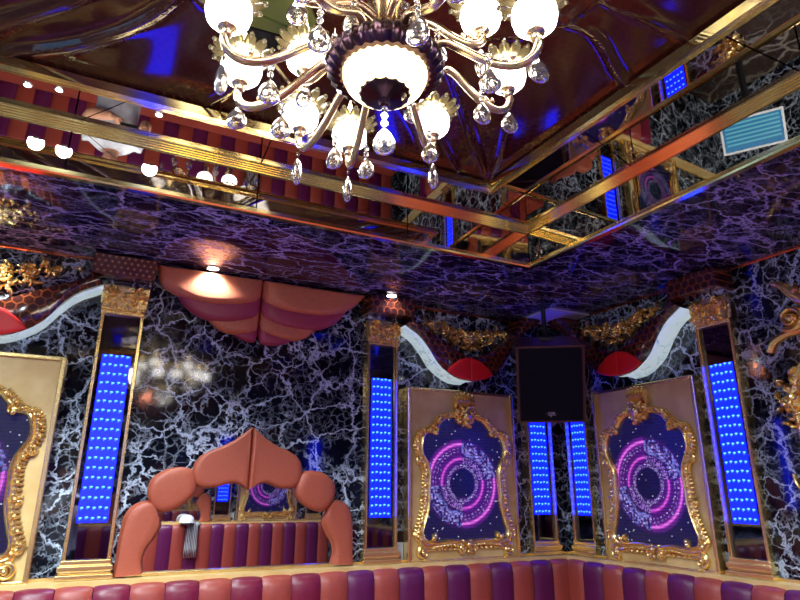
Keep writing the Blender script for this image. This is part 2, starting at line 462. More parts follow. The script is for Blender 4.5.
# folded maroon patent centre of the ceiling
RID = [
 ([(-.50, 1.96), (-.38, 1.85), (-.25, 1.72), (-.08, 1.5), (.02, 1.2)], .030, .030),
 ([(-.52, 2.14), (-.455, 2.08), (-.42, 2.05), (-.254, 1.941), (-.165, 1.851), (-.097, 1.778), (-.025, 1.68), (.025, 1.576), (.07, 1.42)], .034, .032),
 ([(.15, 2.14), (.19, 2.09), (.25, 1.974), (.281, 1.827), (.25, 1.7)], .026, .024),
 ([(.06, 1.50), (.09, 1.566), (.205, 1.608), (.309, 1.667), (.488, 1.849), (.55, 2.0)], .028, .026),
 ([(.85, 1.36), (.903, 1.337), (.992, 1.267), (1.064, 1.232), (1.107, 1.176), (1.142, 1.088), (1.139, .95)], .032, .028),
 ([(1.10, .99), (1.179, 1.022), (1.313, 1.013), (1.491, 1.015), (1.60, 1.02)], .030, .024),
 ([(1.10, 1.13), (1.143, 1.134), (1.221, 1.129), (1.304, 1.163), (1.406, 1.222), (1.497, 1.265), (1.60, 1.30)], .032, .026),
 ([(.928, 1.50), (.993, 1.566), (1.151, 1.748), (1.33, 1.94), (1.50, 2.115)], .034, .022),
 ([(.98, 1.75), (1.046, 1.823), (1.154, 1.928), (1.315, 2.085)], .028, .020),
 ([(1.30, 1.70), (1.369, 1.83), (1.421, 1.943), (1.50, 2.10)], .028, .022),
 ([(.86, 1.74), (.924, 1.807), (1.025, 1.915), (1.168, 2.09)], .028, .020),
]
RIDS = [(smooth_open(p, 1), a, w) for p, a, w in [(p_, a_*.62, w_*.52) for p_, a_, w_ in RID]]
def seg_d(px, py, a, b):
    dx, dy = b[0]-a[0], b[1]-a[1]; L = dx*dx+dy*dy; t_ = max(0, min(1, ((px-a[0])*dx+(py-a[1])*dy)/L))
    return math.hypot(px-a[0]-t_*dx, py-a[1]-t_*dy)
cm = MB(); NX, NY = 250, 265; X0, X1, Y0, Y1 = -.62, 1.64, -.27, 2.14
boxes = [(min(q[0] for q in p)-.12, max(q[0] for q in p)+.12, min(q[1] for q in p)-.12, max(q[1] for q in p)+.12) for p, _, _ in RIDS]
vs = []
for j in range(NY+1):
    for i in range(NX+1):
        x = X0+(X1-X0)*i/NX; y = Y0+(Y1-Y0)*j/NY
        drop = .0030*math.sin(3.1*x+1.7*y)+.0022*math.sin(5.3*y-2.2*x+1)+.0012*math.sin(11*x+7*y)+.0006*math.sin(17*y-9*x+2)
        for (p, a, w), bb in zip(RIDS, boxes):
            if bb[0] < x < bb[1] and bb[2] < y < bb[3]:
                d = min(seg_d(x, y, p[k], p[k+1]) for k in range(len(p)-1))
                drop += a*math.exp(-(d/w)**1.15)
        vs.append((x, y, 2.865-drop*.8))
cm.add(vs, [(j*(NX+1)+i, (j+1)*(NX+1)+i, (j+1)*(NX+1)+i+1, j*(NX+1)+i+1) for j in range(NY) for i in range(NX)])
cc = cm.build('folded_centre', 'ceil', so)
for k in range(len(cc.data.polygons)): pass
# mirror reflections painted as flat olive and dark pieces beside the chandelier rod
for nm, poly, mm in (('painted_reflection', [(.139, 1.409), (.327, 1.316), (.461, 1.489), (.379, 1.487), (.242, 1.469), (.181, 1.482)], 'olive'),
                     ('painted_reflection', [(.197, 1.491), (.248, 1.479), (.383, 1.499), (.483, 1.503), (.397, 1.546), (.347, 1.527), (.215, 1.536)][::-1], 'olive'),
                     ('painted_reflection', [(.217, 1.544), (.349, 1.535), (.334, 1.612), (.295, 1.622)], 'blackgloss')):
    b = MB(); b.prism([(x, y) for x, y in poly], 2.806, 2.818, 'z'); b.build(nm, mm, so, False)

# ledge over the sofa backs
ld = tag(bpy.data.objects.new('trim_4', None), kind='structure'); C.objects.link(ld)
LE = offs(ROOM, .10)
for i in range(4):
    j = (i+1) % 4
    p = MB(); p.prism([ROOM[i], ROOM[j], LE[j], LE[i]], ZL-.025, ZL, 'z'); p.build('ledge_board', 'leaf', ld, False)
    q0, q1 = offs(ROOM, .0005), offs(ROOM, .02)
    p = MB(); p.prism([q0[i], q0[j], q1[j], q1[i]], ZL, ZL+.014, 'z'); p.build('edge_trim', 'gold', ld, False)

# ================================================================== SOFA
def sofa(w, u0, u1, start, label, phase=0):
    t_ = on_wall(w, start, 0, 'channel_back_sofa', label, 'sofa', None)
    k0 = math.ceil((u0-start)/.15); k = k0
    cols = [('orange', 'purple'), ('orange', 'maroon')][0]
    mesh_cache = {}
    while start+(k+1)*.15 <= u1+.001:
        c = 'orange' if (k+phase) % 2 == 0 else ('maroon' if w == 'A' and start+k*.15 < 1.0 else 'purple')
        if c not in mesh_cache:
            m = MB(); prof = []
            nx = 8
            zs = [(.42, .0), (.46, .0), (.7, .0), (.95, .0), (1.0, .002), (1.025, .012), (1.04, .03), (1.046, .055)]
            v = []
            for z, back in zs:
                for i in range(nx+1):
                    f = i/nx; x = .0015+.147*f; bul = .016*(1-abs(2*f-1)**3.0)
                    dd = .135+bul-back
                    zz = z + (bul*.15 if z > .99 else 0)
                    v.append((x, -dd, zz))
            v += [(.0015+.147*i/nx, -.035, 1.05) for i in range(nx+1)]
            rows = len(zs)+1
            m.add(v, [(r*(nx+1)+i, r*(nx+1)+i+1, (r+1)*(nx+1)+i+1, (r+1)*(nx+1)+i) for r in range(rows-1) for i in range(nx)])
            o = m.build('back_channel', c, t_); mesh_cache[c] = o
        else:
            o = mesh_cache[c].copy(); C.objects.link(o); o.parent = t_
        o.location = (k*.15, 0, 0); k += 1
    a, b = u0-start, u1-start
    sa = a+(.62 if w == 'B' else 0)
    B1(a+(.10 if w == 'B' else 0), b, -.13, 0-.004, .06, 1.0).build('back_board', 'purple', t_, False)
    m = MB(); m.box(sa, b, -.68, -.15, .30, .45); m.build('seat_cushion', 'orange', t_, False, .03)
    B1(sa, b, -.66, -.14, .0, .30).build('base', 'plum', t_, False, .005)
    return t_
sofa('A', -.54, 2.78, .06, 'long channelled sofa under the arched mirror, maroon and terracotta stripes', 1)
sofa('B', .105, 4.0, .105, 'channelled sofa along the wall with the single framed screen, plum and pink stripes', 0)
sofa('C', 2.85, 7.2, 2.85, 'plum and terracotta sofa seen reflected inside the arched mirror', 0)

# ================================================================== FRAMED SCREEN PANELS
HALF = [(0, 1.892), (.073, 1.885), (.139, 1.865), (.182, 1.817), (.211, 1.785), (.258, 1.784), (.281, 1.734), (.285, 1.665), (.248, 1.608), (.232, 1.551),
        (.239, 1.475), (.24, 1.381), (.263, 1.299), (.288, 1.227), (.268, 1.185), (.193, 1.175), (.103, 1.186), (0, 1.169)]
OPEN = [(x, z) for x, z in HALF]+[(-x, z) for x, z in HALF[-2:0:-1]]
OPENS = smooth_closed(OPEN, 1)
def inside(x, z, P):
    c = False; n = len(P)
    for i in range(n):
        a, b = P[i], P[i-1]
        if (a[1] > z) != (b[1] > z) and x < (b[0]-a[0])*(z-a[1])/(b[1]-a[1])+a[0]: c = not c
    return c
def screen_mesh():
    rnd = random.Random(5); pit = .0062; vs = []; fs = []; cols = []
    BIG = [(x*1.05, 1.52+(z-1.52)*1.03) for x, z in OPEN]
    cx, cz = -.012, 1.495
    noise = {}
    nz = int(.78/pit); nx = int(.64/pit)
    stars = set((rnd.randrange(nx), rnd.randrange(nz)) for _ in range(95))
    for j in range(nz):
        for i in range(nx):
            x = -.32+(i+.5)*pit; z = 1.14+(j+.5)*pit
            if not inside(x, z, BIG): continue
            dx, dz = x-cx, z-cz; r = math.hypot(dx, dz)/.235; a = math.degrees(math.atan2(dz, dx)) % 360
            c = [.010, .008, .075]
            q1 = 90 < a < 185; q2 = 268 < a < 362 or a < 8
            if r < 1.12 and r > .36:
                g = .5 if (q1 or q2) else .15
                c = [.02+.11*g, .008, .09+.22*g]
            if r < .36: c = [.006, .006, .05]
            def arc(r0, w, col, k=1.0):
                e = math.exp(-((r-r0)/w)**2)*k
                for q in range(3): c[q] += col[q]*e
            if q1 or q2:
                arc(.99, .028, (1.0, .20, .75)); arc(.99, .07, (.22, .02, .30), .8)
                arc(.62, .026, (.80, .12, .62)); arc(.62, .06, (.18, .01, .22), .7)
            else:
                if .70 < r < 1.06:
                    bi, bj = i//2, j//2
                    if (bi, bj) not in noise: noise[(bi, bj)] = rnd.random()
                    v = noise[(bi, bj)]
                    if v > .40: k = (v-.25)*1.5; c = [.16*k+.40*k*rnd.random()**2, .26*k, .75*k+.1]
                if .50 < r < .66 and rnd.random() > .45: c = [.35, .18, .65]
            for r0 in (.46, .80, .88):
                if abs(r-r0) < .014 and int(a/4) % 2 == 0: c = [c[0]+.28, c[1]+.22, c[2]+.45]
            if abs(r-.42) < .03 and rnd.random() > .4: c = [.28, .22, .5]
            if (i, j) in stars: c = [.7, .75, 1.0]
            k = rnd.uniform(.75, 1.2)*(1.0 if j % 3 else .6)
            o = len(vs); h = pit*.47
            vs += [(x-h, 0, z-h), (x+h, 0, z-h), (x+h, 0, z+h), (x-h, 0, z+h)]; fs.append((o, o+1, o+2, o+3)); cols.append([min(1, q*k) for q in c])
    me = bpy.data.meshes.new('led_pixels'); me.from_pydata(vs, [], fs); me.materials.append(MT['screen'])
    at = me.attributes.new('px', 'FLOAT_COLOR', 'FACE')
    flat = []
    for c in cols: flat += [*c, 1.0]
    at.data.foreach_set('color', flat); me.update(); return me
def make_panel():
    t_ = on_wall('A', 2.035, ZL, 'framed_led_screen', 'x', 'screen', 'LED screens in baroque frames')
    zo = -ZL  # measurements above are absolute heights
    def put(m, name, mt, par=t_, **k):
        o = m.build(name, mt, par, **k); o.location = (0, 0, zo) if par is t_ else (0, 0, 0); return o
    hw, za, zb = .39, 1.055, 2.062
    put(B1(-hw+.02, hw-.02, -.055, -.001, za+.02, zb-.02), 'gold_leaf_board', 'leaf', smooth=False)
    for x0 in (-hw, hw-.022): put(B1(x0, x0+.022, -.07, -.001, za, zb), 'side_border', 'gold', smooth=False, bevel=.004)
    for z0 in (za, zb-.02): put(B1(-hw+.022, hw-.022, -.068, -.001, z0, z0+.02), 'end_border', 'gold', smooth=False, bevel=.004)
    m = MB(); m.prism([(x*1.07, 1.52+(z-1.52)*1.05) for x, z in OPEN], -.057, -.0551); put(m, 'screen_backing', 'blackp', smooth=False)
    so_ = bpy.data.objects.new('led_pixels', screen_mesh()); C.objects.link(so_); so_.parent = t_; so_.location = (0, -.0575, zo); so_['kind'] = 'stuff'
    # moulding round the opening: inner cove lip + outer roll
    m = MB(); P = [(x*1.06, 1.52+(z-1.52)*1.035) for x, z in OPENS]
    m.relief(P, .014, .030, .055, 6, True); Q = [(x*1.14, 1.52+(z-1.52)*1.075) for x, z in OPENS]; m.relief(Q, .016, .020, .055, 6, True)
    put(m, 'frame_moulding', 'gold')
    rnd = random.Random(3)
    # side carving: leaves following the moulding
    for sgn, nm in ((1, 'side_carving'), (-1, 'side_carving')):
        m = MB()
        path = smooth_open([(x*1.18, 1.52+(z-1.52)*1.06) for x, z in HALF[2:14]], 2)
        k = 0
        for i in range(0, len(path)-1):
            x, z = path[i]; x2, z2 = path[i+1]; a = math.atan2(z2-z, x2-x)
            for s_ in (-1, 1):
                m.leaf(sgn*(x+s_*.006*math.sin(a)), z-s_*.006*math.cos(a), a+s_*.7 if sgn > 0 else PI-a-s_*.7, .034, .009, .018, .060, s_*.9*sgn, 4)
            if i % 3 == 0: m.ball((sgn*x, -.085, z), .011, 7, 5)
        for (x, z, r, fl_) in ((.30, 1.78, .030, 1), (.312, 1.62, .022, -1), (.30, 1.40, .022, 1), (.325, 1.20, .022, -1)):
            m.cscroll(sgn*x, z, r, 1.0 if sgn > 0 else PI-1.0, 1.2, .010, .022, .060, None, fl_*sgn)
        put(m, nm, 'carved')
    # shoulders' inner hooks
    for s_ in (-1, 1):
        m = MB(); m.cscroll(s_*.212, 1.80, .026, PI/2, 1.1, .011, .028, .062, None, s_); m.ball((s_*.215, -.10, 1.785), .014, 8, 5)
        put(m, 'shoulder_scroll', 'gold')
    # crest
    m = MB()
    for k in range(-3, 4):
        m.leaf(k*.0135, 1.955, PI/2-k*.06, .075-abs(k)*.004, .0072, .03, .065, -k*.05, 6)
    for k in range(-2, 3): m.ball((k*.022, -.088, 2.03-abs(k)*.004), .008, 7, 5)
    for s_ in (-1, 1):
        m.cscroll(s_*.038, 1.925, .032, PI/2, 1.3, .013, .034, .065, None, s_)
        m.cscroll(s_*.030, 1.873, .028, -PI/2, 1.2, .012, .034, .065, None, -s_)
        m.leaf(s_*.045, 1.945, PI/2-s_*.9, .04, .012, .026, .064, s_*1.2, 6)
        m.leaf(s_*.075, 1.915, PI/2-s_*1.7, .06, .013, .022, .062, -s_*.5, 6)
        m.leaf(s_*.115, 1.895, PI/2-s_*2.0, .06, .013, .022, .062, -s_*.4, 6)
    m.ball((0, -.105, 1.905), .022, 10, 6, (1, .7, 1.5)); m.ball((0, -.10, 1.862), .017, 10, 6)
    m.v = [(x*1.25, (y+.055)*1.2-.055, 1.945+(z-1.945)*1.12) for x, y, z in m.v]
    put(m, 'crest', 'carved')
    # bottom garland with centre motif and corner scrolls
    m = MB()
    for s_ in (-1, 1):
        m.relief(smooth_open([(0, 1.135), (s_*.07, 1.15), (s_*.13, 1.155), (s_*.20, 1.14), (s_*.27, 1.125), (s_*.31, 1.145)], 2), .014, .022, .058)
        for k in range(9): m.ball((s_*(.05+k*.022), -.085, 1.152-abs(k-3)*.002), .008, 7, 5)
        for k in range(6): m.leaf(s_*(.06+k*.035), 1.138, (-PI/2+.4) if s_ > 0 else (-PI/2-.4), .035, .011, .018, .058, s_*1.2, 5)
    put(m, 'bottom_rail_carving', 'carved')
    m = MB()
    for s_ in (-1, 1):
        m.cscroll(s_*.030, 1.125, .026, PI/2, 1.2, .011, .028, .060, None, -s_); m.leaf(s_*.02, 1.12, -PI/2+s_*.5, .045, .012, .022, .06, s_*.9)
        m.leaf(s_*.01, 1.155, PI/2-s_*.5, .04, .012, .024, .06, -s_*.7)
    m.ball((0, -.098, 1.15), .016, 9, 6); m.ball((0, -.09, 1.112), .012, 9, 6)
    put(m, 'centre_rosette', 'carved')
    for s_ in (-1, 1):
        m = MB(); m.cscroll(s_*.295, 1.115, .036, PI*.5, 1.35, .014, .028, .058, None, -s_)
        m.leaf(s_*.22, 1.18, PI/2-s_*.2, .045, .016, .03, .06, s_*.8); m.ball((s_*.235, -.095, 1.19), .016, 8, 5)
        m.leaf(s_*.31, 1.15, PI/2-s_*.3, .06, .014, .024, .06, s_*.7); m.leaf(s_*.30, 1.08, PI if s_ > 0 else 0, .05, .010, .02, .058, s_*.8)
        put(m, 'corner_scroll', 'carved')
    return t_
panel = make_panel()
tag(panel, 'gilt framed swirl screen between the two-column corner and the arched mirror wall column')
dup(panel, 'gilt framed swirl screen cut by the photo edge beside the tall lit column', 'A', -.59, ZL)
dup(panel, 'gilt framed swirl screen on the wall at right angles to the arched mirror', 'B', .755, ZL, sx=.94)
dup(panel, 'gilt framed swirl screen seen reflected inside the arched mirror', 'C', 2.03, ZL)
dup(panel, 'gilt framed swirl screen on the wall with the touchscreen, outside the view', 'D', 1.3, ZL)
dup(panel, 'second gilt framed swirl screen behind the viewer, seen in the tray mirrors', 'C', -.59, ZL)

# ================================================================== LED PILASTERS
def make_pilaster():
    t_ = on_wall('A', 1.490, ZL+.001, 'lit_pilaster', 'x', 'column', 'blue LED mirror columns')
    def put(m, name, mt, par=t_, **k):
        o = m.build(name, mt, par, **k); o.location = (0, 0, -ZL) if par is t_ else (0, 0, 0); return o
    z0, z1 = 1.14, 2.31
    put(B1(-.088, .088, -.016, -.002, z0, z1), 'mirror_back', 'darkmirror', smooth=False)
    lf = put(B1(-.066, .066, -.0175, -.0162, 1.305, 2.10), 'led_field', 'ledblue', smooth=False)
    m = MB(); rows = 18
    for r in range(rows):
        z = 1.325+r*.77/(rows-1)
        for c_ in range(5):
            x = -.052+c_*.026; zz = z+(.003 if c_ % 2 else 0)
            m.ball((x, -.0195, zz), .0062, 6, 4, (1.3, .5, .8)); m.leaf(x-.006, zz-.010, .5, .010, .0010, .0006, .0177, .3, 2)
    a = put(m, 'led_dot', 'leddot'); a['kind'] = 'stuff'
    # frame: two stiles, two rails with stepped profile
    for s_ in (-1, 1):
        m = MB(); m.prism([(s_*x, -y) for x, y in ((.102, .002), (.102, .034), (.098, .042), (.092, .042), (.090, .034), (.086, .034), (.084, .024), (.084, .002))], z0-.005, z1+.01, 'z')
        put(m, 'stile', 'gold', smooth=False)
    for za, zb in ((z0-.018, z0+.006), (z1-.004, z1+.018)):
        put(B1(-.104, .104, -.044, -.002, za, zb), 'rail', 'gold', smooth=False, bevel=.004)
    m = MB()
    for i, (zz, w_, d_) in enumerate(((1.064, .118, .062), (1.088, .108, .052), (1.100, .114, .056), (1.116, .106, .048))):
        m.box(-w_, w_, -d_, -.002, zz, zz+(.022 if i % 2 == 0 else .012))
    m.box(-.10, .10, -.04, -.002, 1.064, 1.125)
    put(m, 'plinth', 'gold', smooth=False, bevel=.003)
    # capital
    m = MB()
    pr = [(-.100, 2.328), (.100, 2.328), (.100, 2.345), (.106, 2.38), (.110, 2.43), (.114, 2.452), (-.114, 2.452), (-.110, 2.43), (-.106, 2.38), (-.100, 2.345)]
    m.prism(pr, -.055, -.002)
    cap = put(m, 'capital', 'gold', smooth=False)
    m = MB(); rnd = random.Random(8)
    for r in range(4):
        for c_ in range(7):
            x = -.09+c_*.03+rnd.uniform(-.006, .006); z = 2.345+r*.026
            m.leaf(x, z, rnd.uniform(0, 2*PI), .034, .009, rnd.uniform(.014, .030), .054, rnd.uniform(-1.8, 1.8), 5)
            m.ball((x+rnd.uniform(-.01, .01), -.066-rnd.uniform(0, .01), z+rnd.uniform(-.01, .01)), rnd.uniform(.005, .009), 6, 4)
    for s_ in (-1, 1): m.cscroll(s_*.07, 2.42, .032, PI/2, 1.4, .010, .032, .056, None, s_)
    for s_ in (-1, 1):   # flanks
        for r in range(8):
            m.ball((s_*(.098+.001*r), -.03, 2.34+r*.013), .012, 6, 4)
    put(m, 'capital_carving', 'carved', cap)
    put(B1(-.125, .125, -.080, -.002, 2.453, 2.475), 'abacus', 'marble', smooth=False, bevel=.003)
    return t_
pil = make_pilaster()
tag(pil, 'blue lit mirror column just beyond the arched mirror, white socket at its foot')
dup(pil, 'blue lit mirror column between the half-cropped screen and the arched mirror', 'A', .015, ZL+.001)
dup(pil, 'blue lit mirror column under the hanging speaker, on the arched mirror wall', 'A', 2.655, ZL+.001)
dup(pil, 'blue lit mirror column in the corner, nearest the single right-hand wall screen', 'B', .192, ZL+.001, sx=.9)
dup(pil, 'blue lit mirror column beyond the right-hand wall screen, by the gilded scrollwork', 'B', 1.262, ZL+.001)
dup(pil, 'blue lit mirror column with socket seen reflected inside the arched mirror', 'C', 1.47, ZL+.001)
dup(pil, 'blue lit mirror column reflected inside the arched mirror, at the far room corner', 'C', 2.65, ZL+.001)
dup(pil, 'blue lit mirror column behind the viewer beside the second reflected screen', 'C', .0, ZL+.001)
for i, y in enumerate((.7, 1.9)): dup(pil, ('blue lit mirror column on the touchscreen wall, nearer the back corner', 'blue lit mirror column on the touchscreen wall, nearer the viewer')[i == 0], 'D', y, ZL+.001)
dup(pil, 'blue lit mirror column near the far end of the screen wall, outside the view', 'B', 3.5, ZL+.001)

# ================================================================== SWAGS OVER THE SCREENS
def make_swag():
    t_ = on_wall('A', 2.04, 2.11, 'swag_pelmet', 'x', 'pelmet', 'swag pelmets over the screens')
    def put(m, name, mt, par=t_, **k):
        o = m.build(name, mt, par, **k); o.location = (0, 0, -2.11) if par is t_ else (0, 0, 0); return o
    up = smooth_open([(-.395, 2.479), (-.375, 2.445), (-.262, 2.394), (-.104, 2.314), (-.0, 2.262), (.1, 2.285), (.185, 2.315), (.353, 2.44), (.40, 2.50), (.44, 2.585)], 1)
    lo = smooth_open([(.60, 2.585), (.54, 2.53), (.46, 2.49), (.37, 2.384), (.303, 2.29), (.235, 2.205), (.15, 2.145), (0, 2.112), (-.10, 2.125), (-.173, 2.158), (-.245, 2.225), (-.30, 2.32), (-.37, 2.385), (-.452, 2.425)], 1)
    out = up+lo
    n = len(up); m_ = len(lo)
    # silver marble body as strips between the two edges (upper edge i <-> lower edge)
    N = 30
    def at(p, f):
        L = [0]
        for a, b in zip(p, p[1:]): L.append(L[-1]+math.hypot(b[0]-a[0], b[1]-a[1]))
        s_ = f*L[-1]
        for i in range(len(p)-1):
            if s_ <= L[i+1]+1e-9:
                q = (s_-L[i])/max(1e-9, L[i+1]-L[i]); return (p[i][0]+(p[i+1][0]-p[i][0])*q, p[i][1]+(p[i+1][1]-p[i][1])*q)
        return p[-1]
    U = [at(up, i/N) for i in range(N+1)]; W = [at(lo[::-1], i/N) for i in range(N+1)]
    for nm, mt, ya, yb, bul in (('swag_body', 'hex', -.145, -.002, 0), ('honeycomb_face', 'hex', -.146, -.1452, .014)):
        m = MB(); v = []
        for i in range(N+1):
            a, b = U[i], W[i]
            if bul:
                for k in range(7):
                    f = k/6; x, z = lerp(a, b, f); v.append((x, -(.1455+bul*math.sin(PI*f)**.7*(1+.5*math.sin(i*.9))), z))
            else: v += [(a[0], ya, a[1]), (b[0], ya, b[1]), (b[0], yb, b[1]), (a[0], yb, a[1])]
        if bul: m.add(v, [(i*7+k, (i+1)*7+k, (i+1)*7+k+1, i*7+k+1) for i in range(N) for k in range(6)])
        else: m.add(v, [(i*4+k, (i+1)*4+k, (i+1)*4+(k+1) % 4, i*4+(k+1) % 4) for i in range(N) for k in range(4)]+[(0, 1, 2, 3), (4*N+3, 4*N+2, 4*N+1, 4*N)])
        put(m, nm, mt)
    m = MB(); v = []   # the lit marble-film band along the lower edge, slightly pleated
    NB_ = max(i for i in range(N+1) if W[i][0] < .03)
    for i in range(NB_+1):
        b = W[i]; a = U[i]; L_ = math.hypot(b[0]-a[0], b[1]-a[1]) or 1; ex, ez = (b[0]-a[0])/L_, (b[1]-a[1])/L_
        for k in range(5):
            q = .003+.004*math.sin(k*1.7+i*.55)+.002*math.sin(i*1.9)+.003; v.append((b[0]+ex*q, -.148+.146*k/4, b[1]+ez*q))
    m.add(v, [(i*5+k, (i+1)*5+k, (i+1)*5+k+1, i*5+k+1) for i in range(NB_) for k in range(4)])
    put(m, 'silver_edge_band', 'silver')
    # block over the pilaster
    put(B1(-.69, -.395, -.165, -.002, 2.477, 2.585), 'honeycomb_block', 'hex', smooth=False, bevel=.006)
    # half-moon of red patent, two pads
    for s_ in (1, -1):
        L = [(-.172, 2.160), (-.140, 2.196), (-.10, 2.226), (-.055, 2.248), (-.001, 2.260), (-.001, 2.114), (-.06, 2.118), (-.12, 2.134)]
        put(pillow([(x*s_, z) for x, z in L], .158, .012, 5, cen=(-.055*s_, 2.18)), 'red_half_moon', 'red')
    return t_
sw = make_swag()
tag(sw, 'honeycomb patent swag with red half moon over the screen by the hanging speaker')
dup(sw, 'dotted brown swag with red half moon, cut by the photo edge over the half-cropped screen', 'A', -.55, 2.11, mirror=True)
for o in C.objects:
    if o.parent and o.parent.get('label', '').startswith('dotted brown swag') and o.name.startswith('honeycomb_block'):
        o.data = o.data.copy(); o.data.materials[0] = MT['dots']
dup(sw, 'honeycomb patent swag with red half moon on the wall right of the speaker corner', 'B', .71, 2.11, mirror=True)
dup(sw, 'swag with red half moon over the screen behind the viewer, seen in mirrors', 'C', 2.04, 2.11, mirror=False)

# gilded triangular carvings above the swags
def make_carving():
    t_ = on_wall('A', 2.125, 2.33, 'gilded_carving', 'x', 'carving', 'gilded leaf carvings under the ceiling')
    rnd = random.Random(21); m = MB()
    tri = [(-.37, .175), (-.33, .125), (-.16, .06), (0, 0), (.12, .045), (.25, .10), (.38, .185), (.25, .18), (.10, .155), (0, .145), (-.2, .175)]
    n = 0
    while n < 105:
        x = rnd.uniform(-.37, .38); z = rnd.uniform(0, .19)
        if not inside(x, z, tri): continue
        n += 1; sg = 1 if x > 0 else -1
        base = (PI*.15 if sg > 0 else PI*.85)+rnd.uniform(-1.2, 1.2)
        m.leaf(x, z, base, rnd.uniform(.035, .06), rnd.uniform(.008, .013), rnd.uniform(.014, .03), rnd.uniform(.004, .02), rnd.uniform(-2, 2), 5)
        if n % 3 == 0: m.ball((x, -.04, z), rnd.uniform(.006, .011), 7, 5)
    for s_ in (-1, 1):
        m.cscroll(s_*.07, .10, .045, PI/2, 1.4, .013, .03, .012, None, s_)
        m.cscroll(s_*.19, .13, .035, PI/2, 1.4, .011, .026, .010, None, s_)
        m.cscroll(s_*.29, .155, .022, PI/2, 1.3, .009, .022, .008, None, s_)
    m.build('leaf_carving', 'carved', t_)
    m = MB(); m.rosette(0, .085, .055, .03, 8, .022); m.build('rosette', 'carved', t_)
    return t_
cv = make_carving(); tag(cv, 'gilded leaf carving above the swag nearest the hanging speaker, arched mirror side')
dup(cv, 'gilded leaf carving cut by the photo edge above the dotted swag', 'A', -.60, 2.35)
dup(cv, 'gilded leaf carving above the swag on the wall right of the speaker', 'B', .60, 2.335, mirror=True)

# ================================================================== AWNING PELMET OVER THE ARCH
aw = on_wall('A', .71, 2.24, 'padded_awning', 'striped padded awning hanging under the ceiling over the arched mirror', 'pelmet')
LAY = [
 ('aworange', .10, [[(.150, 2.588), (.165, 2.50), (.20, 2.465), (.268, 2.435), (.37, 2.412), (.476, 2.412), (.60, 2.43), (.70, 2.468), (.705, 2.588)],
                  [(.712, 2.588), (.712, 2.468), (.78, 2.44), (.857, 2.424), (1.017, 2.420), (1.12, 2.435), (1.20, 2.463), (1.27, 2.51), (1.335, 2.588)]]),
 ('awmaroon', .07, [[(.24, 2.50), (.27, 2.43), (.327, 2.368), (.424, 2.325), (.533, 2.328), (.64, 2.355), (.706, 2.388), (.706, 2.53)],
                  [(.713, 2.53), (.713, 2.388), (.79, 2.352), (.87, 2.336), (1.006, 2.334), (1.10, 2.36), (1.18, 2.41), (1.24, 2.50)]]),
 ('aworange', .045, [[(.39, 2.42), (.427, 2.34), (.498, 2.280), (.595, 2.268), (.67, 2.288), (.709, 2.314), (.709, 2.46)],
                  [(.715, 2.46), (.715, 2.314), (.77, 2.293), (.84, 2.275), (.934, 2.268), (1.02, 2.31), (1.08, 2.42)]]),
 ('awmaroon', .02, [[(.52, 2.36), (.56, 2.29), (.61, 2.255), (.66, 2.240), (.71, 2.243), (.71, 2.40)],
                  [(.716, 2.40), (.716, 2.243), (.78, 2.230), (.84, 2.238), (.91, 2.268), (.97, 2.36)]]),
]
for mt, d, halves in LAY:
    for h_ in halves:
        q = [(x-.71, z-2.24) for x, z in h_]
        q = [q[0]]+[p for p in smooth_open(q, 1)[1:-1]]+[q[-1]]
        o = pillow(q, .002+d*.6, d*.4+.030, 8, p=2.2, power=.30).build('padded_lobe', mt, aw)

# ================================================================== ARCHED MIRROR
ar = on_wall('A', .74, ZL+.001, 'arched_mirror', 'wide low mirror framed by five terracotta leather pads forming an arch', 'mirror')
def la(p): return [(x-.74, z-ZL) for x, z in p]
archopen = [(.20, 1.068), (1.29, 1.068), (1.29, 1.33), (1.20, 1.46), (1.0, 1.56), (.74, 1.68), (.48, 1.56), (.28, 1.46), (.20, 1.33)]
m = MB(); m.prism(la(archopen), -.008, -.002); m.build('mirror_glass', 'mirror', ar, False)
tl = [(.7264, 1.775), (.69, 1.745), (.632, 1.701), (.57, 1.668), (.517, 1.646), (.47, 1.618), (.445, 1.58), (.437, 1.535), (.447, 1.49), (.475, 1.468), (.51, 1.459), (.568, 1.465), (.61, 1.478), (.645, 1.485), (.675, 1.482), (.70, 1.470), (.7264, 1.452)]
tr = [(1.453-x+.004, z) for x, z in tl]
tr = [(.7268, 1.775), (.77, 1.742), (.81, 1.710), (.87, 1.678), (.924, 1.658), (.975, 1.632), (1.003, 1.60), (1.014, 1.554), (1.009, 1.505), (.99, 1.475), (.964, 1.461), (.9, 1.458), (.86, 1.472), (.826, 1.486), (.79, 1.484), (.765, 1.474), (.7268, 1.452)]
pillow(la(tl), .008, .045, 8, power=.17, cen=(.60-.74, 1.585-ZL)).build('crown_pad', 'archleather', ar)
pillow(la(tr), .008, .045, 8, power=.17, cen=(.86-.74, 1.585-ZL)).build('crown_pad', 'archleather', ar)
ol = [(.435, 1.553), (.39, 1.563), (.354, 1.560), (.315, 1.552), (.279, 1.53), (.25, 1.505), (.238, 1.471), (.238, 1.43), (.253, 1.395), (.278, 1.362), (.308, 1.347), (.34, 1.347), (.376, 1.361), (.41, 1.378), (.435, 1.400), (.462, 1.43), (.468, 1.47), (.455, 1.52)]
pillow(smooth_closed(la(ol), 1), .008, .052, 8).build('oval_pad', 'archleather', ar)
pillow(smooth_closed(la([(1.447-x, z-.006) for x, z in ol]), 1), .008, .052, 8).build('oval_pad', 'archleather', ar)
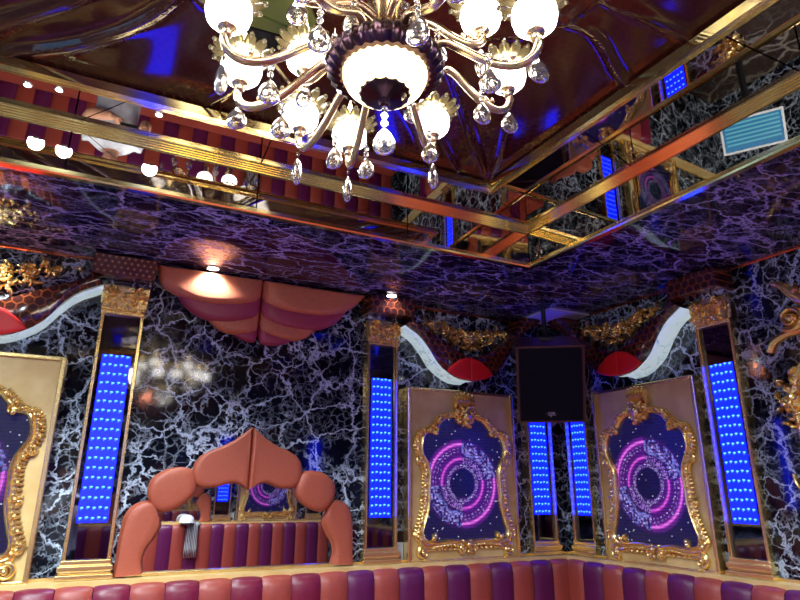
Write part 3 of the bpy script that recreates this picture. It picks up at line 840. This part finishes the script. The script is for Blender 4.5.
def leg(spine, wd):
    m = MB(); n = len(spine); seg = 10; vs = []
    for i, (p, w_) in enumerate(zip(spine, wd)):
        a = spine[max(0, i-1)]; b = spine[min(n-1, i+1)]; tx, tz = b[0]-a[0], b[1]-a[1]; L = math.hypot(tx, tz); nx, nz = -tz/L, tx/L
        e = min(1, min(i, 1e9)/3.0) if i < 3 else 1
        for k in range(seg+1):
            c_ = -1+2*k/seg; h = .046*(1-abs(c_)**5)**.5*(.35+.65*e)
            vs.append((p[0]+nx*w_*c_, -(.008+max(h, .004)), p[1]+nz*w_*c_))
    m.add(vs, [(i*(seg+1)+k, i*(seg+1)+k+1, (i+1)*(seg+1)+k+1, (i+1)*(seg+1)+k) for i in range(n-1) for k in range(seg)]); return m
sp = smooth_open([(.285, 1.375), (.265, 1.36), (.24, 1.32), (.222, 1.26), (.205, 1.21), (.198, 1.16), (.196, 1.12), (.200, 1.072)], 2)
wd = smooth_open([(.02, 0), (.065, 0), (.094, 0), (.086, 0), (.070, 0), (.060, 0), (.060, 0), (.070, 0)], 2)
leg(la(sp), [w_[0] for w_ in wd]).build('leg_pad', 'archleather', ar)
leg(la([(1.464-x, z) for x, z in sp]), [w_[0] for w_ in wd]).build('leg_pad', 'archleather', ar)
B1(-.60, .60, -.03, -.001, .0, .016).build('sill_trim', 'gold', ar, False, .003)
dup(ar, 'second arched leather mirror behind the viewer, its edge seen in the reflection', 'C', .74, ZL+.001)
dup(aw, 'padded awning behind the viewer above the second arched mirror', 'C', .74, 2.24)

# ================================================================== GILDED SCROLLWORK AT THE FAR RIGHT
gs = on_wall('B', 1.9, 2.1, 'gilded_scroll_bracket', 'large gilded scroll with leaf crest on the marble at the right edge', 'carving')
m = MB(); o0 = 1.9
m.cscroll(1.655-o0, .155, .062, -2.2, 1.7, .018, .04, .004, None, 1, 36)
m.build('spiral', 'gold', gs)
m = MB()
m.relief(smooth_open([(1.72-o0, .085), (1.655-o0, .088), (1.60-o0, .08), (1.55-o0, .055), (1.528-o0, .01)], 2), [.022]*40, [.035]*40, .004)
m.relief(smooth_open([(1.72-o0, .085), (1.85-o0, .07), (2.05-o0, .06), (2.25-o0, .1)], 2), .024, .035, .004); m.build('lower_scroll_arm', 'gold', gs)
m = MB()
m.relief(smooth_open([(1.60-o0, .345), (1.64-o0, .33), (1.68-o0, .27), (1.73-o0, .225), (1.82-o0, .20), (2.0-o0, .22)], 2), [.012+.002*min(i, 12) for i in range(60)], .035, .004)
for k in range(8): m.leaf(1.68-o0+k*.04, .26, .6+k*.1, .07, .014, .03, .01, .8)
for k in range(10): m.leaf(1.70-o0+k*.04, .15, -.5+.3*(k % 3), .06, .013, .03, .01, .9)
m.build('leaf_crest', 'carved', gs)
gf = on_wall('B', 2.05, 1.30, 'carved_gilt_frame', 'carved gilt medallion frame below the scroll at the right edge', 'frame')
m = MB(); o0 = 2.05; rnd = random.Random(4)
P = smooth_closed([(1.60-o0, .55), (1.63-o0, .70), (1.75-o0, .76), (2.05-o0, .80), (2.35-o0, .76), (2.47-o0, .70), (2.5-o0, .55), (2.47-o0, .25), (2.35-o0, .1), (2.05-o0, .05), (1.75-o0, .1), (1.63-o0, .2)], 2)
m.relief(P, .028, .04, .004, 6, True); m.build('frame_moulding', 'gold', gf)
m = MB()
for k in range(46):
    a = rnd.uniform(0, 2*PI); r = rnd.random()**.5
    m.leaf(1.60-o0+.075*r*math.cos(a), .545+.14*r*math.sin(a), rnd.uniform(0, 2*PI), .05, .012, .03, .02, rnd.uniform(-2, 2), 5)
m.rosette(1.60-o0, .55, .05, .045, 7); m.build('side_medallion', 'carved', gf)
m = MB(); m.relief(smooth_open([(1.53-o0, .235), (1.535-o0, .19), (1.565-o0, .15), (1.62-o0, .14), (1.68-o0, .17)], 2), .010, .02, .004); m.build('hook_scroll', 'gold', gf)
m = MB(); m.prism([(x*.9, .42+(z-.42)*.9) for x, z in P], -.010, -.003); m.build('mirror_glass', 'mirror', gf, False)

# ================================================================== SOCKET
sk = on_wall('A', 1.612, 1.0635, 'wall_socket', 'white wall plate with a black port between the lit column and the framed screen', 'socket')
B1(-.031, .031, -.010, -.001, .0, .105).build('plate', 'white', sk, False, .002)
B1(-.017, .014, -.012, -.009, .022, .047).build('port', 'blackp', sk, False)
for z in (.012, .090):
    m = MB(); m.ball((0, -.011, z), .004, 8, 4); m.build('screw', 'screw', sk)
sk2 = dup(sk, 'white wall plate seen reflected inside the arched mirror beside the screen', 'C', 1.60, 1.0635)

# ================================================================== HANGING SPEAKER AND BOARD
mb_ = thing('mounting_board', 'pale square board on the ceiling above the hanging speaker', 'board', (2.69, 3.095, Z0), 0)
B1(-.17, .17, -.17, .17, -.012, -.0005).build('board', 'lavender', mb_, False, .004)
SPX, SPY = 2.455, 2.915
az = math.atan2(SPY, SPX)            # the box looks towards the middle of the room
spk = thing('hanging_speaker', 'black loudspeaker with dark grille hung from a ceiling pole in the corner', 'speaker', (SPX, SPY, 2.125), az-PI/2+.10)
tilt = Matrix.Rotation(math.radians(24), 4, 'X')
def sput(m, name, mt, **k):
    m.v = [tuple(tilt @ Vector(v)) for v in m.v]; return m.build(name, mt, spk, **k)
W, H, D = .195, .235, .15
m = MB(); m.prism([(-W, -D), (W, -D), (W*.78, D), (-W*.78, D)], -H, H, 'z'); sput(m, 'cabinet', 'plum', smooth=False, bevel=.006)
sput(B1(-W+.012, W-.012, -D-.012, -D+.001, -H+.012, H-.014), 'grille', 'grille', smooth=False, bevel=.004)
m = MB()
for x in (-1, 1): m.box(x*W-.006, x*W+.006, -D-.008, -D+.004, -H, H)
m.box(-W, W, -D-.008, -D+.004, H-.012, H); m.box(-W, W, -D-.008, -D+.004, -H, -H+.012); sput(m, 'front_border', 'plum', smooth=False)
m = MB(); m.prism(smooth_closed([(-.034, -.012), (.034, -.012), (.034, .012), (-.034, .012)], 2), -.002, .0); m.v = [(x, y-D-.0125, z-H+.055) for x, y, z in m.v]; bd = sput(m, 'badge', 'blackp', smooth=False)
cu = bpy.data.curves.new('badge_text', 'FONT'); cu.body = 'SJR'; cu.size = .033; cu.extrude = .0006; cu.align_x = 'CENTER'; cu.align_y = 'CENTER'
tmp = bpy.data.objects.new('tmp', cu); me_ = bpy.data.meshes.new_from_object(tmp); bpy.data.objects.remove(tmp); me_.materials.clear()
me_.materials.append(mat('badge_grey', col=(.7, .7, .8), rough=.4)); ct_ = bpy.data.objects.new('badge_letters', me_); C.objects.link(ct_); ct_.parent = bd
ct_.matrix_local = tilt @ Matrix.Translation((0, -D-.0152, -H+.055)) @ Matrix.Rotation(PI/2, 4, 'X')
br = thing('speaker_bracket', 'black ceiling pole and yoke carrying the corner loudspeaker', 'bracket', (SPX, SPY, Z0), az-PI/2+.10)
m = MB(); m.lathe([(.0001, 0), (.045, 0), (.045, -.010), (.014, -.014), (.014, -.20), (.0001, -.20)], 14); m.build('pole', 'blackp', br)
m = MB(); m.tube([(.0, 0, -.19), (0, -.02, -.215), (0, -.03, -.25)], .014, 8); m.box(-.04, .04, -.06, .02, -.245, -.225); m.build('yoke', 'blackp', br)

# ================================================================== DOWNLIGHTS
def downlight(x, y, z, label, power=SPOT_W, r=.036, cone=2.3):
    t_ = thing('downlight', label, 'light', (x, y, z), 0, 'recessed downlights')
    m = MB(); m.lathe([(r*.78, -.001), (r*.80, -.005), (r, -.006), (r*1.12, -.001)], 20); m.build('rim', 'screw', t_)
    m = MB(); m.lathe([(.0001, -.003), (r*.8, -.003)], 20); m.build('lens', 'spotlens', t_)
    if power: light('downlight_lamp', 'SPOT', (x, y, z-.015), power, (.80, .92, 1), .03, (0, 0, 0), cone)
downlight(.42, 3.17, Z0, 'bright downlight in the marble ceiling over the striped awning')
downlight(1.49, 3.165, Z0, 'bright downlight in the marble ceiling over the honeycomb block')
downlight(-.66, 3.17, Z0, 'downlight over the half-cropped screen, outside the view')
downlight(2.60, 2.35, Z0-.0, 'downlight behind the glare of the corner ceiling', 0) if False else None
downlight(.42, -1.30, Z0, 'downlight behind the viewer over the second arched mirror')
downlight(1.49, -1.30, Z0, 'downlight behind the viewer over the reflected lit column')
downlight(-1.78, 1.3, Z0, 'downlight over the touchscreen wall')
downlight(xb(0.9)-.15, .9, Z0, 'downlight over the wall of the gilded scrollwork')
for i, (x, y) in enumerate(((-.405, 2.185), (-.305, 2.165), (.03, 2.165))):
    downlight(x, y, Z1, ('small oval downlight in the tray mirror, nearest the photo edge', 'small downlight in the tray mirror, second from the photo edge', 'small downlight in the tray mirror, nearest the chandelier')[i], 22, .014, 2.7)
for i, (x, y) in enumerate(((-.3, -.38), (.4, -.38), (1.1, -.38), (-.8, .3), (-.8, .95), (-.8, 1.6))):  # unseen fill lamps added on the tray ring to light the facing walls
    downlight(x, y, Z1, 'added fill downlight in the tray mirror behind the viewer, '+('towards the touchscreen wall', 'midway', 'towards the scrollwork wall', 'nearest corner', 'centre', 'farthest along')[i], 105, .018, 2.7)

# ================================================================== TOUCHSCREEN KIOSK
ks = thing('touchscreen_kiosk', 'cyan song touchscreen on a stand, seen only in the ceiling tray mirror', 'screen', (-1.25, 2.62, 0), math.radians(62))
m = MB(); m.lathe([(.0001, 0), (.16, 0), (.16, .02), (.03, .03), (.03, .86), (.0001, .86)], 20); m.build('stand', 'blackp', ks)
tl_ = Matrix.Translation((0, -.03, 1.0)) @ Matrix.Rotation(math.radians(-35), 4, 'X')
def kput(m, name, mt, par=ks):
    m.v = [tuple(tl_ @ Vector(v)) for v in m.v]; return m.build(name, mt, par, False)
kb = kput(B1(-.26, .26, -.02, .02, -.16, .16), 'bezel', 'white')
MT['cy1'] = emis('touchscreen_blue', (.02, .35, .85), 1.0); MT['cy2'] = emis('touchscreen_cyan', (.15, .75, 1), 1.2)
kput(B1(-.24, .24, -.0215, -.02, -.14, .14), 'display', 'cy1')
for k in range(6): kput(B1(-.22, .22, -.0235, -.0218, -.12+k*.038, -.105+k*.038), 'menu_row', 'cy2')

# ================================================================== CAP AND SCARF ON THE REFLECTED SOFA
loc, rz = wall_frame('C', 1.05, 1.052)
cp = thing('white_cap', 'white cap lying on the sofa back, seen in the arched mirror', 'cap', loc, rz)
m = MB(); m.lathe([(.085, .018), (.088, .035), (.075, .075), (.045, .098), (.0001, .105)], 20, (0, -.155, 0)); m.build('crown', 'white', cp)
m = MB(); m.add([(x*.09*1.0, -.155-.08*math.sqrt(max(0, 1-x*x))-q*.07*math.sqrt(max(0, 1-x*x)), .019-.0*q) for q in (0, 1) for x in [i/6-1 for i in range(13)]], [(i, i+1, 14+i, 13+i) for i in range(12)])
o = m.build('brim', 'white', cp); o.modifiers.new('solid', 'SOLIDIFY').thickness = .004
stripe = mat('striped_cloth', rough=.8); t = NT(stripe); tc = t.n('ShaderNodeTexCoord'); s3_ = t.n('ShaderNodeSeparateXYZ'); t.l(tc.outputs['Object'], s3_.inputs[0])
fr = t.math('FRACT', t.math('MULTIPLY', s3_.outputs[0], 55)); t.l(t.mix(t.ramp(fr, [(.45, 0.0), (.55, 1.0)]), (.01, .01, .015), (.55, .55, .55)), t.b.inputs['Base Color'])
loc, rz = wall_frame('C', 1.12, 0)
scf = thing('striped_scarf', 'black and white striped scarf over the sofa back, seen in the arched mirror', 'scarf', loc, rz)
m = MB(); v = []
path = [(-.06, 1.066), (-.12, 1.068), (-.155, 1.058), (-.175, 1.02), (-.178, .9), (-.180, .8), (-.182, .68)]
for j, (y, z) in enumerate(path):
    for i in range(9):
        x = (-.09+.0225*i)*(1 if j < 3 else .5+.06*j); v.append((x, y-.006*math.sin(i*1.6), z))
m.add(v, [(j*9+i, j*9+i+1, (j+1)*9+i+1, (j+1)*9+i) for j in range(len(path)-1) for i in range(8)])
o = m.build('cloth', stripe, scf); o.modifiers.new('solid', 'SOLIDIFY').thickness = .004

# ================================================================== CHANDELIER
CX, CY, ZR = .448, .996, 2.33
ch = thing('crystal_chandelier', 'large lit chandelier with opal globes, curved arms and crystal drops', 'chandelier', (CX, CY, ZR))
# centre bowl
m = MB(); prof = [(.090, -.004), (.098, -.014), (.112, -.016), (.126, -.002), (.125, .020), (.115, .036), (.098, .044), (.06, .052), (.03, .06)]
m.lathe(prof, 160, flute=32, famp=.030); m.build('fluted_bowl_rim', 'bronze', ch)
m = MB(); m.lathe([(.093, -.004), (.092, -.018), (.084, -.036), (.070, -.050), (.052, -.059), (.046, -.061)], 40); m.build('glass_bowl', 'dome', ch)
m = MB(); m.lathe([(.056, -.055), (.053, -.062), (.040, -.068), (.022, -.070), (.014, -.074), (.010, -.084), (.0001, -.086)], 48, flute=16, famp=.03); fin = m.build('bottom_cap', 'bronze', ch)
m = MB(); m.tube([(.030, -.03, -.066), (.032, -.032, -.085)], .006, 8); m.build('thumb_screw', 'crystal', fin)
# column and canopy
m = MB(); m.lathe([(.034, .05), (.036, .07), (.030, .10), (.030, .16), (.042, .18), (.042, .20), (.022, .22), (.020, .30), (.034, .33), (.016, .36), (.012, .47), (.0001, .47)], 24); m.build('column', 'cream', ch)
m = MB(); m.lathe([(.0001, .455), (.03, .458), (.075, .485), (.08, .50), (.0001, .50)], 24); m.build('canopy', 'cream', ch)
crys = MB()
rnd = random.Random(2)
for k in range(46):
    a = rnd.uniform(0, 2*PI); r = rnd.uniform(.035, .075); crys.ball((r*math.cos(a), r*math.sin(a), rnd.uniform(.20, .27)), rnd.uniform(.007, .012), 6, 4)
o = crys.build('crystal_cluster', 'crystal', ch); o['kind'] = 'stuff'

def pear(L=.055, w=.019, flat=.55, n=10):
    m = MB(); prof = []; n = 14
    for i in range(n+1):
        t_ = PI*i/n; r = w*1.30*math.sin(t_)*math.sin(t_/2)**(.8 if w > .012 else .4) if 0 < i < n else .0003
        prof.append((r, -L*(1-math.cos(t_))/2))
    seg = 12; vs = []
    for r, z in prof:
        for k in range(seg):
            a = 2*PI*k/seg; vs.append((r*math.cos(a), r*math.sin(a)*flat, z))
    m.add(vs, [(i*seg+k, i*seg+(k+1) % seg, (i+1)*seg+(k+1) % seg, (i+1)*seg+k) for i in range(n) for k in range(seg)])
    return m
PE = {}
def hang(x, y, z, beads, slim, az_, big=1.0):
    big *= 1.15 if not slim else 1.3
    """a string of beads with a crystal drop below it; x,y,z relative to the chandelier"""
    az_ = -.45+.35*math.sin(az_*7)
    key = (beads, slim)
    if key not in PE:
        L = beads*.014
        d = pear(.058 if slim else .052, .009 if slim else .0185, .8 if slim else .5); 
        if not slim:   # cut facets in the middle of the stone
            for q, yy in ((.0085, -.0085), (.0085, .0085)):
                o_ = len(d.v); d.v += [(q*math.cos(2*PI*k/8)*(1, .5)[k % 2], yy*(1, 1.5)[k % 2], -.033+q*math.sin(2*PI*k/8)*(1, .5)[k % 2]) for k in range(8)]+[(0, yy*1.6, -.033)]; d.f += [(o_+k, o_+(k+1) % 8, o_+8) for k in range(8)]
        d.v = [(a, b, c-L-.002) for a, b, c in d.v]
        me = d.mesh('crystal_drop'); me.shade_smooth(); me.materials.append(MT['crystal'])
        b_ = MB()
        for k in range(beads): b_.ball((0, 0, -.007-k*.014), .006 if not slim else .0035, 8, 5)
        b_.tube([(0, 0, .012), (0, 0, -L)], .0012, 5)
        mb = b_.mesh('bead'); mb.materials.append(MT['crystal']); mb.shade_smooth()
        # inner facet stone
        PE[key] = (me, mb)
    me, mb = PE[key]
    o = bpy.data.objects.new('crystal_drop', me); C.objects.link(o); o.parent = ch; o.location = (x, y, z); o.rotation_euler = (0, 0, az_); o.scale = (big,)*3
    q = bpy.data.objects.new('bead_string', mb); C.objects.link(q); q.parent = o
LM = {}
def lamp_unit(r, deg, zg, r0=.10, z0=.03, dip=-.055, gr=.046, upper=False):
    """one arm with cup, opal globe, glass petals and flame; zg = globe centre height above the bowl's rim line"""
    a = math.radians(deg); ca, sa = math.cos(a), math.sin(a)
    pts = [(r0, z0), (r0+.035, z0+.012), (r*.50, zg-.02+dip*.2), (r*.70, zg-.045+dip*.8), (r*.86, zg-.058+dip), (r*.97, zg-.062+dip*.75), (r*1.02, zg-.060+dip*.2), (r, zg-.046)]
    pts = smooth_open(pts, 3)
    m = MB(); m.tube([(q*ca, q*sa, z) for q, z in pts], [.0092]*len(pts), 10); m.tube([(q*ca-.004*sa, q*sa+.004*ca, z+.006) for q, z in pts], .0042, 6)
    # small leaf scroll on the arm
    k = len(pts)//2; q, z = pts[k]
    m.ball((q*ca, q*sa, z+.008), .011, 8, 5); m.ball(((q+.02)*ca, (q+.02)*sa, z+.014), .007, 8, 5)
    arm = m.build('arm', 'cream', ch)
    gx, gy = r*ca, r*sa
    def shared(nm, mk, mt):
        if nm not in LM:
            me = mk().mesh(nm); me.materials.append(MT[mt]); me.shade_smooth(); LM[nm] = me
        o = bpy.data.objects.new(nm, LM[nm]); C.objects.link(o); o.parent = arm; o.location = (gx, gy, zg); o.rotation_euler = (0, 0, a); return o
    def cup():
        c = MB(); c.lathe([(.0001, -.066), (.008, -.064), (.012, -.056), (.009, -.050), (.018, -.046), (.020, -.040), (.014, -.034)], 20)
        return c
    def globe():
        g = MB(); g.lathe([(.012, -.038), (.030, -.036), (.042, -.024), (.0465, -.006), (.045, .012), (.036, .026), (.020, .033), (.0001, .034)], 22); return g
    def petals():
        g = MB(); n = 14; vs = []; fs = []
        for k_ in range(n):
            am = 2*PI*k_/n
            rows = [(.028, .026, .35), (.044, .026, .9), (.057, .031, 1.0), (.068, .037, .75), (.074, .041, .15)]
            o_ = len(vs)
            for rr_, zz, wv in rows:
                for s_ in (-1, -.4, .4, 1):
                    an = am+s_*PI/n*wv*1.02; vs.append((rr_*math.cos(an), rr_*math.sin(an), zz+.004*(1-s_*s_)))
            for i in range(4):
                for j in range(3): fs.append((o_+i*4+j, o_+i*4+j+1, o_+(i+1)*4+j+1, o_+(i+1)*4+j))
        g.add(vs, fs); 
        for k_ in range(n):
            am = 2*PI*k_/n; g.ball((.071*math.cos(am), .071*math.sin(am), .041), .0062, 6, 4)
        return g
    def flame():
        g = MB(); g.lathe([(.010, .034), (.013, .055), (.012, .070), (.008, .083), (.004, .097), (.0003, .112)], 12); return g
    shared('candle_cup', cup, 'cream'); shared('opal_globe', globe, 'globe'); shared('glass_petal_dish', petals, 'petal'); shared('flame_bulb', flame, 'flame')
    return gx, gy
LAMPS = [(.335, 175, .05, 1), (.335, 145, .05, 0), (.33, 107, .055, 1), (.34, 82, .05, 1), (.32, 42, .075, 1), (.325, -1, .10, 0), (.325, -46, .05, 0), (.335, -95, .05, 0), (.335, -138, .05, 0)]
for r, dg, zg, slim in LAMPS:
    gx, gy = lamp_unit(r, dg, zg)
    a = math.radians(dg)
    hang(gx, gy, zg-.068, 3 if slim else 2, bool(slim), a+PI/2+.4)
    rd = r*.72; off = .10 if dg not in (107,) else .18
    hang(rd*math.cos(a-off), rd*math.sin(a-off), zg-.085, 2, False, 1.1+a*.3)
for r, dg in ((.25, 119), (.215, -25), (.22, 47), (.22, -97), (.22, -169)):
    gx, gy = lamp_unit(r, dg, .155, r0=.03, z0=.13, dip=-.02)
    a = math.radians(dg); hang(gx*.98, gy*.98, .155-.068, 1, dg in (-25,), a+1.2)
hang(0, 0, -.086, 3, False, -.45, 1.1)
for dg in (150, 210, -80, -30): 
    a = math.radians(dg); hang(.115*math.cos(a), .115*math.sin(a), .11, 2, False, .9)


# ================================================================== THE PHOTOGRAPHER, SEEN UPSIDE DOWN IN THE TRAY MIRROR
pe = thing('person', 'person in a white t-shirt holding up a phone, seen only in the tray mirror', 'person', (-.26, -.40, 0), 0)
MT['skin'] = noisy('skin', srgb(205, 150, 120), srgb(196, 140, 112), 20, .5)
MT['tee'] = noisy('white_tshirt', srgb(225, 225, 232), srgb(210, 210, 220), 8, .8)
MT['jeans'] = noisy('dark_trousers', srgb(38, 40, 52), srgb(30, 32, 42), 30, .8)
MT['hair'] = noisy('black_hair', (.012, .010, .009), (.02, .016, .014), 60, .4)
def limb(mb, path, rad, sq=1.0): mb.tube(smooth_open(path, 2), [r_2[0] for r_2 in smooth_open([(q, 0) for q in rad], 2)], 14)
def ring_body(rows, seg=24):
    """lofted body: rows of (x, y, z, half width, half depth)"""
    m = MB(); vs = []
    for x, y, z, a, b in rows:
        for k in range(seg):
            t2 = 2*PI*k/seg; vs.append((x+a*math.cos(t2), y+b*math.sin(t2), z))
    n = len(rows)
    m.add(vs, [(i*seg+k, i*seg+(k+1) % seg, (i+1)*seg+(k+1) % seg, (i+1)*seg+k) for i in range(n-1) for k in range(seg)]+[tuple(range(seg-1, -1, -1)), tuple((n-1)*seg+k for k in range(seg))]); return m
# body: torso, neck, head, legs and arms merged and remeshed into one continuous surface
b = ring_body([(0, 0, .80, .15, .10), (0, 0, .90, .165, .115), (0, 0, 1.0, .15, .105), (0, 0, 1.12, .155, .11), (0, 0, 1.25, .175, .12), (0, 0, 1.34, .18, .11), (0, .0, 1.40, .12, .08), (0, .005, 1.43, .06, .058), (0, .012, 1.49, .052, .055)])
b.v += []
hd = ring_body([(0, .02, 1.455, .03, .03), (0, .03, 1.475, .052, .060), (0, .025, 1.51, .065, .082), (0, .02, 1.55, .072, .092), (0, .015, 1.59, .076, .096), (0, .01, 1.63, .074, .094), (0, .0, 1.665, .058, .075), (0, 0, 1.685, .028, .035)])
b.add(hd.v, hd.f)
b.ball((0, .118, 1.545), .013, 8, 6, (.9, 1.3, 1.6)); b.ball((0, .108, 1.508), .016, 8, 6, (1.4, .7, .5))
for s_ in (-1, 1):
    b.ball((s_*.076, .01, 1.55), .022, 8, 6, (.4, .8, 1.3))
    limb(b, [(s_*.085, 0, .86), (s_*.095, .01, .68), (s_*.095, .02, .48), (s_*.10, 0, .28), (s_*.10, -.02, .10)], [.088, .080, .058, .055, .040])
    limb(b, [(s_*.10, -.05, .045), (s_*.105, .04, .040), (s_*.115, .15, .03)], [.042, .042, .030])
SH = {1: ((.165, 0, 1.35), (.245, .06, 1.14), (.235, .29, 1.26)), -1: ((-.165, 0, 1.35), (-.235, .08, 1.13), (-.02, .27, 1.24))}
for s_ in (-1, 1):
    a0, a1, a2 = SH[s_]
    limb(b, [a0, a1, a2], [.055, .052, .040, .026])
def hand(mb, w_, fwd, up_, s_):
    """palm, four fingers and a thumb, half closed round the phone"""
    w_ = Vector(w_); f2 = Vector(fwd).normalized(); u2 = Vector(up_).normalized(); sd = f2.cross(u2)*s_
    limb(mb, [w_, w_+f2*.03, w_+f2*.075], [.024, .030, .026])
    for k, L in enumerate((.058, .066, .062, .048)):
        p0 = w_+f2*.07+u2*(.022-.0148*k); p1 = p0+f2*L*.4; p2 = p1+f2*L*.25+sd*L*.28; p3 = p2+sd*L*.32
        mb.tube([p0, p1, p2, p3], [.0088, .0085, .0078, .006], 8)
    p0 = w_+f2*.03+u2*.024; mb.tube([p0, p0+u2*.022+f2*.018, p0+u2*.030+f2*.040+sd*.012], [.011, .010, .007], 8)
hand(b, SH[1][2], (.05, .55, .9), (-1, 0, .2), 1); hand(b, SH[-1][2], (.75, .45, .5), (0, 0, 1), 1)
body = b.build('body', 'skin', pe); rm = body.modifiers.new('remesh', 'REMESH'); rm.mode = 'VOXEL'; rm.voxel_size = .0075; rm.use_smooth_shade = True
sm = body.modifiers.new('smooth', 'SMOOTH'); sm.iterations = 3
t2 = ring_body([(0, 0, .84, .185, .132), (0, 0, .95, .178, .128), (0, 0, 1.1, .172, .125), (0, 0, 1.25, .192, .134), (0, 0, 1.345, .195, .122), (0, 0, 1.405, .125, .088), (0, .004, 1.425, .075, .068)])
for s_ in (-1, 1):
    a0, a1, a2 = SH[s_]; mid = [a0[i]*.35+a1[i]*.65 for i in range(3)]
    limb(t2, [a0, [a0[i]*.6+a1[i]*.4 for i in range(3)], mid], [.072, .068, .064])
sh = t2.build('tshirt', 'tee', pe); rm = sh.modifiers.new('remesh', 'REMESH'); rm.mode = 'VOXEL'; rm.voxel_size = .010; rm.use_smooth_shade = True
t3 = ring_body([(0, 0, .82, .165, .118), (0, 0, .90, .175, .124), (0, 0, .96, .168, .12)])
for s_ in (-1, 1): limb(t3, [(s_*.088, 0, .88), (s_*.098, .01, .68), (s_*.098, .02, .48), (s_*.102, 0, .28), (s_*.102, -.02, .10)], [.100, .092, .074, .070, .062])
tr_ = t3.build('trousers', 'jeans', pe); rm = tr_.modifiers.new('remesh', 'REMESH'); rm.mode = 'VOXEL'; rm.voxel_size = .010; rm.use_smooth_shade = True
h2 = ring_body([(0, -.015, 1.50, .060, .075), (0, -.012, 1.55, .080, .085), (0, -.008, 1.60, .084, .094), (0, 0, 1.645, .082, .103), (0, 0, 1.685, .064, .082), (0, 0, 1.705, .030, .04)]); h2.build('hair', 'hair', pe)
for s_ in (-1, 1):
    e_ = MB(); e_.ball((s_*.030, .103, 1.565), .012, 10, 6, (1, .6, .7)); eo = e_.build('eye', 'white', pe)
    e_ = MB(); e_.ball((s_*.030, .109, 1.565), .005, 8, 5); e_.build('pupil', 'hair', eo)
    e_ = MB(); e_.box(s_*.10-.045, s_*.10+.045, -.09, .19, 0, .045); e_.build('shoe', 'blackp', pe, False, .015)
ph = thing('phone', 'black phone held up by the person in the white t-shirt', 'phone', (-.14, -.085, 1.30), .0)
B1(-.075, .075, -.004, .004, 0, .075).build('case', 'blackp', ph, False, .003)
B1(-.070, .070, -.0055, -.004, .004, .071).build('display', 'cy1', ph, False)
